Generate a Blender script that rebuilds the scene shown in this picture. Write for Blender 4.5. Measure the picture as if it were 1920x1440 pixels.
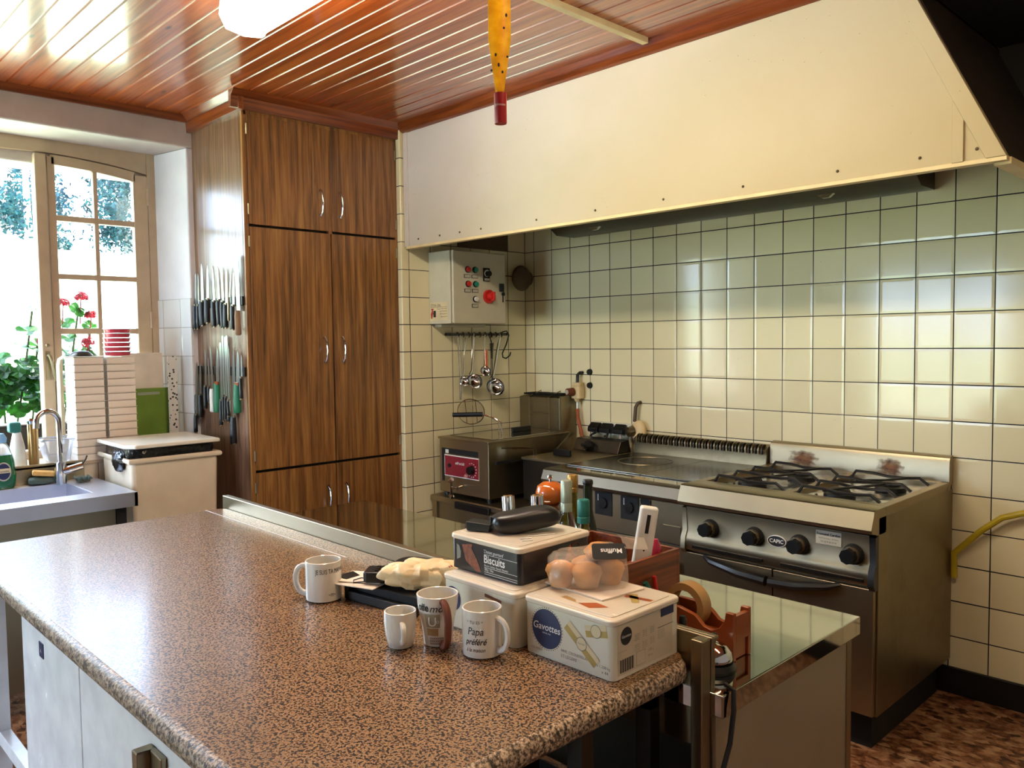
import bpy, bmesh, math, random
from math import sin, cos, pi, radians, sqrt
from mathutils import Vector, Matrix, noise
random.seed(7)
S = bpy.context.scene
for o in list(bpy.data.objects): bpy.data.objects.remove(o)
COL = S.collection

# ------------------------------------------------------------------ camera
cd = bpy.data.cameras.new('camera'); cam = bpy.data.objects.new('camera', cd); COL.objects.link(cam)
R_ = Vector((0.69579631, 0.71813036, -0.01250129)); U_ = Vector((-0.02959472, 0.04605631, 0.99850036)); F_ = Vector((-0.71762919, 0.69438289, -0.05329868))
cam.matrix_world = Matrix(((R_.x, U_.x, -F_.x, 3.6066), (R_.y, U_.y, -F_.y, -3.6213), (R_.z, U_.z, -F_.z, 1.4943), (0, 0, 0, 1)))
cd.sensor_width = 36; cd.lens = 36 * 1520.4 / 1920; cd.clip_start = .02; cd.clip_end = 300
S.camera = cam
# ------------------------------------------------------------------ world, sun, exposure
W = bpy.data.worlds.new('sky'); S.world = W; W.use_nodes = True
bg = W.node_tree.nodes['Background']; bg.inputs[0].default_value = (.58, .75, 1.0, 1); bg.inputs[1].default_value = 11.5
sd = bpy.data.lights.new('sun', 'SUN'); sd.energy = 17; sd.angle = radians(.6); sd.color = (1, .97, .9)
sun = bpy.data.objects.new('sun', sd); COL.objects.link(sun)
sun.rotation_euler = Vector((-.30, .80, .95)).to_track_quat('Z', 'Y').to_euler()
pd = bpy.data.lights.new('window_portal', 'AREA'); pd.shape = 'RECTANGLE'; pd.size = 1.6; pd.size_y = 1.75
pd.cycles.is_portal = True
po = bpy.data.objects.new('window_portal', pd); COL.objects.link(po); po.location = (-.98, -2.8, 1.72); po.rotation_euler = (0, -pi / 2, 0)
pd2 = pd.copy(); pd2.size = 1.6; pd2.size_y = 2.2; pd2.cycles.is_portal = True
po2 = bpy.data.objects.new('door_portal', pd2); COL.objects.link(po2); po2.location = (.25, -6.52, 1.15); po2.rotation_euler = (pi / 2, 0, 0)
S.view_settings.view_transform = 'Standard'; S.view_settings.look = 'None'
S.view_settings.gamma = 1; S.view_settings.use_curve_mapping = False
S.view_settings.exposure = 0.66

# ------------------------------------------------------------------ materials
def lin(c): return c / 12.92 if c <= .04045 else ((c + .055) / 1.055) ** 2.4
def hx(s, a=1):
    s = s.lstrip('#'); return tuple(lin(int(s[i:i + 2], 16) / 255) for i in (0, 2, 4)) + (a,)
class N:
    def __init__(s, name):
        s.m = bpy.data.materials.new(name); s.m.use_nodes = True; s.t = s.m.node_tree; s.b = s.t.nodes['Principled BSDF']
    def n(s, kind, **k):
        x = s.t.nodes.new('ShaderNode' + kind)
        for a, v in k.items(): setattr(x, a, v)
        return x
    def l(s, a, b): s.t.links.new(a, b)
    def v(s, sock, val):
        if hasattr(val, 'node'): s.l(val, sock)
        elif isinstance(val, (tuple, list)) and len(val) == 3 and sock.type == 'RGBA': sock.default_value = (*val, 1)
        else: sock.default_value = val
    def math(s, op, a, b=0.0, c=None):
        x = s.n('Math', operation=op); s.v(x.inputs[0], a); s.v(x.inputs[1], b)
        if c is not None: s.v(x.inputs[2], c)
        return x.outputs[0]
    def coord(s, kind='Object'): return s.n('TexCoord').outputs[kind]
    def map(s, vec, scale=(1, 1, 1), loc=(0, 0, 0), rot=(0, 0, 0)):
        x = s.n('Mapping'); s.l(vec, x.inputs[0]); x.inputs['Scale'].default_value = scale; x.inputs['Location'].default_value = loc; x.inputs['Rotation'].default_value = rot; return x.outputs[0]
    def noise(s, vec, scale=5, detail=3, rough=.5, dist=0):
        x = s.n('TexNoise'); s.l(vec, x.inputs['Vector']); x.inputs['Scale'].default_value = scale; x.inputs['Detail'].default_value = detail; x.inputs['Roughness'].default_value = rough; x.inputs['Distortion'].default_value = dist; return x
    def vor(s, vec, scale=5, feature='F1'):
        x = s.n('TexVoronoi', feature=feature); s.l(vec, x.inputs['Vector']); x.inputs['Scale'].default_value = scale; return x
    def ramp(s, f, stops, interp='LINEAR'):
        x = s.n('ValToRGB'); e = x.color_ramp.elements; x.color_ramp.interpolation = interp
        while len(e) < len(stops): e.new(.5)
        for i, (p, c) in enumerate(stops):
            e[i].position = p; e[i].color = c if len(c) == 4 else (*c, 1)
        s.l(f, x.inputs[0]); return x.outputs[0]
    def mix(s, f, a, b, mode='MIX'):
        x = s.n('Mix', data_type='RGBA', blend_type=mode); s.v(x.inputs[0], f); s.v(x.inputs[6], a); s.v(x.inputs[7], b); return x.outputs[2]
    def bump(s, h, strength=.2, dist=.01):
        x = s.n('Bump'); x.inputs['Strength'].default_value = strength; x.inputs['Distance'].default_value = dist; s.l(h, x.inputs['Height']); s.l(x.outputs[0], s.b.inputs['Normal']); return x
    def set(s, **k):
        for a, v in k.items(): s.v(s.b.inputs[a.replace('_', ' ')], v)
        return s
def plain(name, c, rough=.5, metal=0, var=.06, scale=12, bump=0, coat=0, spec=None, emit=None, trans=0, alpha=None, sss=0, bscale=None):
    n = N(name); col = hx(c) if isinstance(c, str) else (*c, 1)
    co = n.coord(); nz = n.noise(co, scale, 4)
    d = tuple(x * (1 - var * 2) for x in col[:3]) + (1,); u = tuple(min(1, x * (1 + var)) for x in col[:3]) + (1,)
    n.set(Base_Color=n.ramp(nz.outputs[0], [(.3, d), (.7, u)]), Metallic=float(metal))
    n.v(n.b.inputs['Roughness'], n.math('MULTIPLY_ADD', nz.outputs[0], .12 * (rough > .02), max(0, rough - .06 * (rough > .02))))
    if coat: n.set(Coat_Weight=float(coat), Coat_Roughness=.06)
    if spec is not None: n.b.inputs['Specular IOR Level'].default_value = spec
    if bump: n.bump(n.noise(co, bscale or scale * 6, 3).outputs[0], bump, .003)
    if emit: n.set(Emission_Color=hx(emit[0]), Emission_Strength=float(emit[1]))
    if trans: n.set(Transmission_Weight=float(trans), IOR=1.45)
    if alpha is not None: n.set(Alpha=float(alpha))
    return n.m

def tile_mat(name, col, grout, ax, off, zoff=.09, pitch=.15, gw=.0018, rough=.12):
    n = N(name); co = n.coord(); sp = n.n('SeparateXYZ'); n.l(co, sp.inputs[0])
    a = n.math('DIVIDE', n.math('SUBTRACT', sp.outputs['XYZ'.index(ax)], off), pitch)
    b = n.math('DIVIDE', n.math('SUBTRACT', sp.outputs[2], zoff), pitch)
    wob = n.noise(co, 1.3, 2).outputs[0]
    g = n.math('MULTIPLY_ADD', wob, gw * 1.4 / pitch, gw * .45 / pitch)
    da = n.math('PINGPONG', a, .5); db = n.math('PINGPONG', b, .5)
    m = n.math('LESS_THAN', n.math('MINIMUM', da, db), g)
    cmb = n.n('CombineXYZ'); n.l(n.math('ROUND', n.math('SUBTRACT', a, .5)), cmb.inputs[0]); n.l(n.math('ROUND', n.math('SUBTRACT', b, .5)), cmb.inputs[1])
    wn = n.n('TexWhiteNoise', noise_dimensions='3D'); n.l(cmb.outputs[0], wn.inputs['Vector'])
    c = hx(col); hi = tuple(min(1, x * 1.05) for x in c[:3]) + (1,); lo = tuple(x * y for x, y in zip(c[:3], (.88, .87, .82))) + (1,)
    base = n.ramp(wn.outputs['Value'], [(0, lo), (1, hi)])
    sm = n.noise(co, 3.5, 4).outputs[0]
    base = n.mix(n.math('MULTIPLY', sm, .25), base, tuple(x * y for x, y in zip(c[:3], (.85, .80, .68))) + (1,))
    spk = n.math('LESS_THAN', n.vor(co, 16).outputs['Distance'], .022)
    base = n.mix(n.math('MULTIPLY', spk, .7), base, hx('#4a4030'))
    n.set(Base_Color=n.mix(m, base, hx(grout)), Roughness=n.mix(m, (rough,) * 3, (.8,) * 3))
    hgt = n.math('ADD', n.math('MULTIPLY', n.math('MINIMUM', n.math('MULTIPLY', n.math('MINIMUM', da, db), 12.0), 1.0), 1.0), n.math('MULTIPLY', n.noise(co, 5, 2).outputs[0], .7))
    n.bump(hgt, .35, .002)
    return n.m
M = {}
M['tile_r'] = tile_mat('cream_tile_right', '#e8e0bc', '#14171c', 'X', .073)
M['tile_b'] = tile_mat('cream_tile_back', '#e8e0bc', '#14171c', 'Y', -.157)
M['tile_w'] = tile_mat('white_tile_reveal', '#d9dade', '#9a9a98', 'X', -.83, .085)
M['tile_w2'] = tile_mat('beige_tile_under_sill', '#d8cbb8', '#6b5d4d', 'Y', -2.35, .08)

def wood(name, dark, midc, light, axis='Z', sc=1, rough=.35, coat=.3, strength=1.0, knots=False, bumps=.05):
    n = N(name); co = n.coord()
    st = {'Z': (38, 38, 1.6), 'X': (1.6, 38, 38), 'Y': (38, 1.6, 38)}[axis]
    v = n.map(co, tuple(x * sc for x in st)); a = n.noise(v, 1.0, 6, .6, .6)
    v2 = n.map(co, tuple(x * sc * 3.2 for x in st)); b = n.noise(v2, 1.0, 3, .6)
    f = n.math('ADD', n.math('MULTIPLY', a.outputs[0], .72), n.math('MULTIPLY', b.outputs[0], .28))
    c = n.ramp(f, [(.36, hx(dark)), (.5, hx(midc)), (.64, hx(light))])
    if knots:
        k = n.vor(n.map(co, (3.0, 9, 9) if axis == 'X' else (9, 9, 3)), 1.0)
        c = n.mix(n.ramp(k.outputs['Distance'], [(.03, (1, 1, 1)), (.10, (0, 0, 0))]), c, hx('#3a170a'))
    n.set(Base_Color=c, Roughness=float(rough), Coat_Weight=float(coat), Coat_Roughness=.14)
    n.bump(f, bumps, .003)
    return n.m
M['cab'] = wood('laminate_wood', '#4a2e14', '#80542a', '#a1733c', rough=.36, coat=.12)
M['cabside'] = wood('laminate_wood_side', '#503722', '#745440', '#8f6e52', rough=.3, coat=.18, sc=1.2)
M['ceil'] = wood('varnished_pine', '#78300f', '#a34a1a', '#b8652a', 'X', rough=.3, coat=1.0, knots=True, sc=.8)
M['mould'] = wood('varnished_moulding', '#52200c', '#7d3a17', '#8f4a20', 'Y', rough=.3, coat=.6)
M['mould_x'] = wood('varnished_moulding_long', '#52200c', '#7d3a17', '#8f4a20', 'X', rough=.3, coat=.6)
M['caddy'] = wood('red_wood', '#4a1e0c', '#7d3d1c', '#8f4c26', 'Y', rough=.4, coat=.3)

def steel(name, c='#a8a49b', rough=.28, sc=(1, 1, 1), bump=.02, dirt=0, dirtc='#5a4a35'):
    n = N(name); co = n.coord(); nz = n.noise(n.map(co, sc), 14, 5)
    big = n.noise(co, 3, 4).outputs[0]
    col = hx(c); base = n.ramp(big, [(.3, tuple(x * .85 for x in col[:3]) + (1,)), (.7, col)])
    if dirt: base = n.mix(n.math('MULTIPLY', n.ramp(n.noise(co, 7, 6, .7).outputs[0], [(.5, (0, 0, 0)), (.75, (1, 1, 1))]), dirt), base, hx(dirtc))
    n.set(Base_Color=base, Metallic=1.0, Roughness=n.math('MULTIPLY_ADD', nz.outputs[0], .04, rough - .02))
    if bump: n.bump(n.noise(co, 5, 1).outputs[0], bump * 4, .002)
    return n.m
M['steel'] = steel('stainless_steel', '#a4967a', .36, (1, 1, 3))
M['steel_satin'] = steel('satin_steel', '#bdb39c', .55)
M['steel_top'] = steel('polished_steel_top', '#c4c2b8', .06, bump=.03)
M['steel_dirty'] = steel('greasy_steel', '#968a6e', .40, dirt=.35)
M['steel_dull'] = steel('dull_steel', '#7d7362', .42)
M['steel_dark'] = steel('dark_steel', '#57534c', .32, dirt=.4, dirtc='#2a241c')
M['plate'] = steel('cast_plate', '#6f6a60', .22, dirt=.4, dirtc='#3a342a')
M['steel_sink'] = steel('sink_steel', '#d8d8e0', .4)
M['chrome'] = steel('chrome', '#d8d8d8', .07, bump=0)
M['blade'] = steel('blade_steel', '#a9b0ae', .3, (1, 1, 3), bump=0)
M['foilm'] = steel('aluminium_foil', '#e8e8ea', .18, bump=.9)
M['iron'] = plain('cast_iron', '#1a1816', .45, .3, bump=.2)
M['black'] = plain('black_plastic', '#101010', .35, var=.2)
M['blackm'] = plain('matte_black', '#0c0b0a', .7)
M['white'] = plain('white_enamel', '#f6f8fa', .25)
M['cream_paint'] = plain('cream_window_paint', '#bba589', .45, var=.05)
M['plaster'] = plain('white_plaster', '#dcdbe2', .85, var=.04, bump=.35, scale=6)
M['plaster_w'] = plain('grey_plaster', '#c6bcb8', .85, var=.08, bump=.4, scale=5)
M['boxgrey'] = plain('grey_painted_metal', '#c6c0a8', .4, var=.03, bump=.1)
M['red'] = plain('red_plastic', '#c8241d', .3); M['redp'] = plain('crimson_panel', '#86202f', .35)
M['green'] = plain('green_plastic', '#1e8a72', .3); M['wht'] = plain('white_plastic', '#e6e4da', .4)
M['label'] = plain('label_paper', '#d9c9a0', .6); M['plate_l'] = plain('engraved_plate', '#b9b4a4', .4)
M['ink'] = plain('dark_ink', '#1d1b1c', .6); M['inkr'] = plain('red_ink', '#a03325', .6); M['inkw'] = plain('white_ink', '#eceae6', .5)
M['inkg'] = plain('grey_ink', '#8a857a', .6); M['inkb'] = plain('navy_ink', '#1f2a52', .4); M['gold'] = plain('gold_ink', '#b79c55', .4)
M['inkbr'] = plain('brown_ink', '#6b3318', .5); M['biscuit'] = plain('biscuit_print', '#8a4626', .6, var=.2, scale=150)
M['ceramic'] = plain('white_ceramic', '#e4e0d6', .12, var=.01, coat=.4)
M['tin'] = plain('cream_tin', '#dcd8c4', .25, var=.02, coat=.3); M['tinlid'] = plain('cream_tin_lid', '#ddd2be', .25, var=.04, coat=.4)
M['tinblk'] = plain('black_tin', '#1b1c20', .3, coat=.3); M['tinside'] = plain('tin_side', '#c9bda6', .35, var=.03)
M['paper'] = plain('white_card', '#eadccb', .7, bump=.1)
M['mill'] = plain('orange_varnished_wood', '#bd601f', .2, coat=.8, var=.12)
M['glass'] = plain('clear_glass', '#e8f2ee', .02, trans=1, var=0); M['oil'] = plain('olive_oil', '#8b7a14', .05, trans=.8)
M['dglass'] = plain('dark_green_glass', '#1d2410', .08, trans=.3); M['teal'] = plain('teal_cap', '#1f6e63', .4)
M['silvcap'] = plain('pale_cap', '#a8b09c', .4, .5); M['goldcap'] = plain('gold_cap', '#b08a4a', .35, .7)
M['bin'] = plain('cream_bin_plastic', '#e0d0b6', .35, var=.03); M['lid'] = plain('bin_lid_plastic', '#e3dccb', .3, var=.02)
M['bagblk'] = plain('black_bin_liner', '#0b0b0d', .18, bump=1, scale=8)
M['cable'] = plain('black_cable', '#141414', .5); M['cablew'] = plain('grey_cable', '#b6ab93', .5)
M['orange'] = plain('orange_hose', '#a5521f', .5); M['yellow'] = plain('yellow_hose', '#b8a31e', .4)
M['flyred'] = plain('red_tube', '#a81a1d', .35)
M['tape'] = plain('brown_tape', '#a98552', .4); M['orangep'] = plain('orange_red_plastic', '#8c4722', .25, coat=.3)
M['boxw'] = plain('white_tray', '#e6d8c6', .6, var=.02); M['greenb'] = plain('green_board', '#6d8c2e', .45)
M['boardw'] = plain('white_board', '#e3d8c8', .5); M['pinkt'] = plain('pink_tub', '#d84a5c', .15, trans=.35, coat=.3)
M['cleart'] = plain('clear_plastic', '#dfe6f0', .12, trans=.75); M['soap'] = plain('green_soap', '#0f6b3a', .08, trans=.3, coat=.5)
M['sponge'] = plain('yellow_sponge', '#d8a75c', .9, bump=.8, scale=60); M['scour'] = plain('green_grey_cloth', '#4d5a50', .9, bump=.5)
M['rubber'] = plain('black_skirting', '#0e0d0c', .5); M['brownm'] = plain('brown_metal', '#5b4a34', .5, .3)
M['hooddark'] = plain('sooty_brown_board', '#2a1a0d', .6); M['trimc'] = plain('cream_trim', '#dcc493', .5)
M['conduit'] = plain('cream_conduit', '#e6d8ac', .5); M['bread'] = plain('muffin_crumb', '#cf8f50', .6, var=.2, scale=25)
M['film'] = plain('clear_film', '#f6ead8', .12, alpha=.26, coat=1, bump=.8, scale=30); M['terr'] = None
M['pmill'] = plain('golden_steel', '#b08c58', .3, .8)
M['bluefold'] = plain('blue_cloth', '#7fb6e6', .6)
M['pink'] = plain('pink_plastic', '#b8284a', .3)

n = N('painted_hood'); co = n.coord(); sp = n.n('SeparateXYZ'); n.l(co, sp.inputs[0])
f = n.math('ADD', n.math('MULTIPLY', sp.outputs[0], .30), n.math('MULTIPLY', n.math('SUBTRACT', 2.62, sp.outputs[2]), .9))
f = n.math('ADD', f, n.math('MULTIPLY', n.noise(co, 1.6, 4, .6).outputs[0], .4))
c = n.ramp(n.math('MULTIPLY', f, .5), [(.2, hx('#dbd0cc')), (.44, hx('#bfb49f')), (.72, hx('#b29e74'))])  # tone shift left to right paints the lamps' light into colour, plus stain
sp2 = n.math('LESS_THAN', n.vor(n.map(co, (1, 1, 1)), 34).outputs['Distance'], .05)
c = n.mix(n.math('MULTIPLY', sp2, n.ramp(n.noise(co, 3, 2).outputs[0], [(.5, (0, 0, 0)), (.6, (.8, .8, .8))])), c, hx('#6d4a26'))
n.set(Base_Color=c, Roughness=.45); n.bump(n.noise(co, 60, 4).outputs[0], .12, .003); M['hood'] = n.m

n = N('speckled_granite'); co = n.coord()
v = n.vor(n.map(co, (1, 1, 1)), 210); nz = n.noise(co, 210, 2.5, .7)
f = n.math('ADD', n.math('MULTIPLY', v.outputs['Distance'], .25), n.math('MULTIPLY', nz.outputs[0], .8))
c = n.ramp(f, [(.44, hx('#080605')), (.485, hx('#1c1209')), (.51, hx('#694726')), (.58, hx('#b38c60')), (.66, hx('#75604c'))])
n.set(Base_Color=c, Roughness=.32, Coat_Weight=.3, Coat_Roughness=.15, Coat_IOR=1.6); n.bump(nz.outputs[0], .08, .002); M['granite'] = n.m
n = N('granite_edge'); co = n.coord()
f = n.noise(co, 140, 4, .7).outputs[0]
n.set(Base_Color=n.ramp(f, [(.42, hx('#2a211a')), (.5, hx('#8d7660')), (.6, hx('#cbb59a'))]), Roughness=.4); n.bump(f, .5, .003); M['granite_e'] = n.m

n = N('patterned_vinyl_floor'); co = n.coord()
v = n.vor(n.map(co, (1, 1.8, 1)), 26); w = n.noise(co, 22, 4, .6)
f = n.math('ADD', n.math('MULTIPLY', v.outputs['Color'], .4), n.math('MULTIPLY', w.outputs[0], .7))
n.set(Base_Color=n.ramp(f, [(.38, hx('#3c2314')), (.5, hx('#77492c')), (.6, hx('#94694a')), (.75, hx('#b08a66'))]), Roughness=.45); M['floor'] = n.m

n = N('terrazzo_strip'); co = n.coord(); v = n.vor(co, 55)
n.set(Base_Color=n.ramp(v.outputs['Distance'], [(.26, hx('#2a2a2a')), (.32, hx('#dcd9d2'))]), Roughness=.5); M['terr'] = n.m

n = N('sunlit_grass'); co = n.coord(); nz = n.noise(co, 1.2, 6, .7)
n.set(Base_Color=n.ramp(nz.outputs[0], [(.35, hx('#9fb57a')), (.6, hx('#dfe6c0'))]), Roughness=.9); M['grass'] = n.m
def leafmat(name, a, b, sc=20):
    n = N(name); co = n.coord(); nz = n.noise(co, sc, 3)
    c = n.ramp(nz.outputs[0], [(.35, hx(a)), (.65, hx(b))]); n.set(Base_Color=c, Roughness=.5)
    tr = n.n('BsdfTranslucent'); n.l(c, tr.inputs[0]); mx = n.n('MixShader'); mx.inputs[0].default_value = .45
    out = n.t.nodes['Material Output']; n.l(n.b.outputs[0], mx.inputs[1]); n.l(tr.outputs[0], mx.inputs[2]); n.l(mx.outputs[0], out.inputs[0]); return n.m
M['leaf'] = leafmat('geranium_leaf', '#143c0e', '#2f6a20'); M['petal'] = leafmat('red_petal', '#7a0c1c', '#a01c30', 40)
M['fly'] = leafmat('sticky_yellow', '#e8b414', '#f7cf2a', 60); M['tree'] = leafmat('dark_foliage', '#061a22', '#1d4c50', 2); M['tree2'] = leafmat('blue_green_foliage', '#0a1a2c', '#22505c', 2)
M['bark'] = plain('pale_bark', '#8f8a84', .8)
M['stem'] = plain('green_stem', '#3a4a1e', .7)
n = N('lit_diffuser'); n.set(Base_Color=hx('#fff6dc'), Emission_Color=hx('#fff1da'), Emission_Strength=30.0); M['lamp'] = n.m
n = N('lit_diffuser_dim'); n.set(Base_Color=hx('#fff6dc'), Emission_Color=hx('#ffe6bd'), Emission_Strength=13.0); M['lamp2'] = n.m
n = N('window_glass'); g = n.n('BsdfGlossy'); g.inputs['Roughness'].default_value = .02; tr = n.n('BsdfTransparent'); fr = n.n('Fresnel'); mx = n.n('MixShader')
n.l(fr.outputs[0], mx.inputs[0]); n.l(tr.outputs[0], mx.inputs[1]); n.l(g.outputs[0], mx.inputs[2]); n.l(mx.outputs[0], n.t.nodes['Material Output'].inputs[0]); M['pane'] = n.m

# ------------------------------------------------------------------ mesh helpers
class G:
    def __init__(s): s.v = []; s.f = []
    def add(s, vs, fs):
        b = len(s.v); s.v += [Vector(v) for v in vs]; s.f += [tuple(i + b for i in f) for f in fs]; return s
    def box(s, x0, x1, y0, y1, z0, z1):
        return s.add([(x, y, z) for x in (x0, x1) for y in (y0, y1) for z in (z0, z1)], [(0, 1, 3, 2), (4, 6, 7, 5), (0, 4, 5, 1), (2, 3, 7, 6), (0, 2, 6, 4), (1, 5, 7, 3)])
    def rbox(s, x0, x1, y0, y1, z0, z1, r, n=5):   # rounded vertical corners
        return s.prism(rrect(x0, x1, y0, y1, r, n), 'Z', z0, z1)
    def prism(s, poly, axis, a, b):
        n = len(poly)
        P = {'Z': lambda p, t: (p[0], p[1], t), 'Y': lambda p, t: (p[0], t, p[1]), 'X': lambda p, t: (t, p[0], p[1])}[axis]
        return s.add([P(p, a) for p in poly] + [P(p, b) for p in poly], [tuple(range(n))[::-1], tuple(range(n, 2 * n))] + [(i, (i + 1) % n, (i + 1) % n + n, i + n) for i in range(n)])
    def cyl(s, a, b, r, r2=None, n=20, caps=True):
        a = Vector(a); b = Vector(b); r2 = r if r2 is None else r2; d = (b - a).normalized(); u = d.orthogonal().normalized(); w = d.cross(u)
        vs = [a + (u * cos(t) + w * sin(t)) * r for t in [2 * pi * i / n for i in range(n)]] + [b + (u * cos(t) + w * sin(t)) * r2 for t in [2 * pi * i / n for i in range(n)]]
        fs = [(i, (i + 1) % n, (i + 1) % n + n, i + n) for i in range(n)]
        if caps: fs += [tuple(range(n))[::-1], tuple(range(n, 2 * n))]
        return s.add(vs, fs)
    def lathe(s, prof, c=(0, 0, 0), n=32, mat=None):
        c = Vector(c); vs = []; fs = []; m = len(prof)
        for i in range(n):
            t = 2 * pi * i / n
            for r, z in prof:
                p = Vector((r * cos(t), r * sin(t), z)); vs.append((mat @ p if mat else p) + c)
        for i in range(n):
            for j in range(m - 1):
                a = i * m + j; b = ((i + 1) % n) * m + j; fs.append((a, b, b + 1, a + 1))
        return s.add(vs, fs)
    def tube(s, pts, r, n=8, closed=False, flat=1.0):
        pts = [Vector(p) for p in pts]; m = len(pts); vs = []; fs = []
        up = None
        for i, p in enumerate(pts):
            q0 = pts[(i - 1) % m] if (i or closed) else p; q1 = pts[(i + 1) % m] if (i < m - 1 or closed) else p
            d = (q1 - q0).normalized()
            if up is None: up = d.orthogonal().normalized()
            up = (up - d * up.dot(d))
            up = up.normalized() if up.length > 1e-6 else d.orthogonal().normalized()
            w = d.cross(up); rr = r[i] if isinstance(r, (list, tuple)) else r
            for k in range(n):
                t = 2 * pi * k / n; vs.append(p + up * cos(t) * rr + w * sin(t) * rr * flat)
        for i in range(m if closed else m - 1):
            for k in range(n):
                a = i * n + k; b = i * n + (k + 1) % n; c2 = ((i + 1) % m) * n; fs.append((a, b, c2 + (k + 1) % n, c2 + k))
        if not closed: fs += [tuple(range(n))[::-1], tuple(range((m - 1) * n, m * n))]
        return s.add(vs, fs)
    def ball(s, c, r, n=16, m=10, sq=(1, 1, 1), fn=None):
        c = Vector(c); vs = []; fs = []
        for j in range(m + 1):
            ph = -pi / 2 + pi * j / m
            for i in range(n):
                t = 2 * pi * i / n; p = Vector((cos(ph) * cos(t) * sq[0], cos(ph) * sin(t) * sq[1], sin(ph) * sq[2])) * r
                if fn: p = fn(p)
                vs.append(c + p)
        for j in range(m):
            for i in range(n): fs.append((j * n + i, j * n + (i + 1) % n, (j + 1) * n + (i + 1) % n, (j + 1) * n + i))
        return s.add(vs, fs)
    def xf(s, mat, start=0):
        for i in range(start, len(s.v)): s.v[i] = mat @ s.v[i]
        return s
def rrect(x0, x1, y0, y1, r, n=5):
    P = []
    for cx, cy, a0 in ((x1 - r, y1 - r, 0), (x0 + r, y1 - r, pi / 2), (x0 + r, y0 + r, pi), (x1 - r, y0 + r, 3 * pi / 2)):
        for i in range(n + 1):
            t = a0 + pi / 2 * i / n; P.append((cx + r * cos(t), cy + r * sin(t)))
    return P
def arc(c, r, a0, a1, n=12): return [(c[0] + r * cos(radians(a0 + (a1 - a0) * i / n)), c[1] + r * sin(radians(a0 + (a1 - a0) * i / n))) for i in range(n + 1)]
def obj(name, g, m, parent=None, bevel=0, smooth=True, ang=35, seg=2, sub=0, solid=0):
    me = bpy.data.meshes.new(name); me.from_pydata([tuple(v) for v in g.v], [], g.f); me.update()
    b = bmesh.new(); b.from_mesh(me); bmesh.ops.remove_doubles(b, verts=b.verts, dist=1e-6); bmesh.ops.recalc_face_normals(b, faces=b.faces); b.to_mesh(me); b.free()
    if smooth:
        for p in me.polygons: p.use_smooth = True
        me.set_sharp_from_angle(angle=radians(ang))
    me.materials.append(M[m] if isinstance(m, str) else m)
    o = bpy.data.objects.new(name, me); COL.objects.link(o)
    if parent:
        o.parent = parent; o.matrix_parent_inverse = parent.matrix_world.inverted() if parent.type != 'MESH' else Matrix()
    if solid: x = o.modifiers.new('solid', 'SOLIDIFY'); x.thickness = solid
    if sub: x = o.modifiers.new('sub', 'SUBSURF'); x.levels = sub; x.render_levels = sub
    if bevel:
        x = o.modifiers.new('bevel', 'BEVEL'); x.width = bevel; x.segments = seg; x.limit_method = 'ANGLE'; x.angle_limit = radians(40); x.harden_normals = smooth
    return o
def thing(name, label, cat, loc, group=None):
    o = bpy.data.objects.new(name, None); COL.objects.link(o); o.location = loc; o.matrix_world = Matrix.Translation(loc); o.empty_display_size = .05
    return tag(o, label, cat, group)
def tag(o, label, cat, group=None):
    o['label'] = label; o['category'] = cat
    if group: o['group'] = group
    return o
def struct(name, g, m, **k):
    o = obj(name, g, m, **k); o['kind'] = 'structure'; return o
def kids(o): return [c for c in bpy.data.objects if c.parent == o]
def dup(root, delta=(0, 0, 0), label=None, rot=0, table=None):
    r = root.copy(); COL.objects.link(r); r.location = Vector(root.location) + Vector(delta); r.rotation_euler = (0, 0, rot)
    if label: r['label'] = label
    for ch in kids(root):
        c = ch.copy(); COL.objects.link(c); c.parent = r; c.matrix_parent_inverse = ch.matrix_parent_inverse.copy()
        for g2 in kids(ch):
            d = g2.copy(); COL.objects.link(d); d.parent = c; d.matrix_parent_inverse = g2.matrix_parent_inverse.copy()
    return r
def text(name, s, size, o, u, v, m, parent, align='LEFT', shear=0, sx=1, lift=.0005, wrap=None, bold=0, plab=None):
    cu = bpy.data.curves.new(name, 'FONT'); cu.body = s; cu.size = size; cu.align_x = align; cu.shear = shear; cu.offset = bold; cu.resolution_u = 3
    to = bpy.data.objects.new(name, cu); COL.objects.link(to); bpy.context.view_layer.update()
    me = bpy.data.meshes.new_from_object(to.evaluated_get(bpy.context.evaluated_depsgraph_get())); bpy.data.objects.remove(to); bpy.data.curves.remove(cu)
    g = G(); o = Vector(o); u = Vector(u).normalized(); v = Vector(v).normalized(); w = u.cross(v)
    pts = []
    for q in me.vertices:
        x, y = q.co.x * sx, q.co.y
        if wrap:
            cx, cy, r, a0 = wrap; a = a0 + x / r; rr = r + lift; pts.append((cx + rr * cos(a), cy + rr * sin(a), o.z + y + (q.co.x * wrap_tilt if wrap_tilt else 0)))
        else: pts.append(o + u * x + v * y + w * lift)
    g.add(pts, [tuple(p.vertices) for p in me.polygons]); bpy.data.meshes.remove(me)
    ob = obj(name, g, m, parent, smooth=False)
    if plab: ob['label'] = plab
    return ob
wrap_tilt = 0
def decal(name, pts, o, u, v, m, parent, lift=.0004, thick=0):
    g = G(); o = Vector(o); u = Vector(u).normalized(); v = Vector(v).normalized(); w = u.cross(v)
    P = [o + u * a + v * b + w * lift for a, b in pts]
    g.add(P, [tuple(range(len(P)))])
    return obj(name, g, m, parent, smooth=False)
def ell(rx, ry, n=28, c=(0, 0)): return [(c[0] + rx * cos(2 * pi * i / n), c[1] + ry * sin(2 * pi * i / n)) for i in range(n)]
def rect(w, h, x=0, y=0): return [(x, y), (x + w, y), (x + w, y + h), (x, y + h)]
X3, Y3, Z3 = (1, 0, 0), (0, 1, 0), (0, 0, 1)

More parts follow.
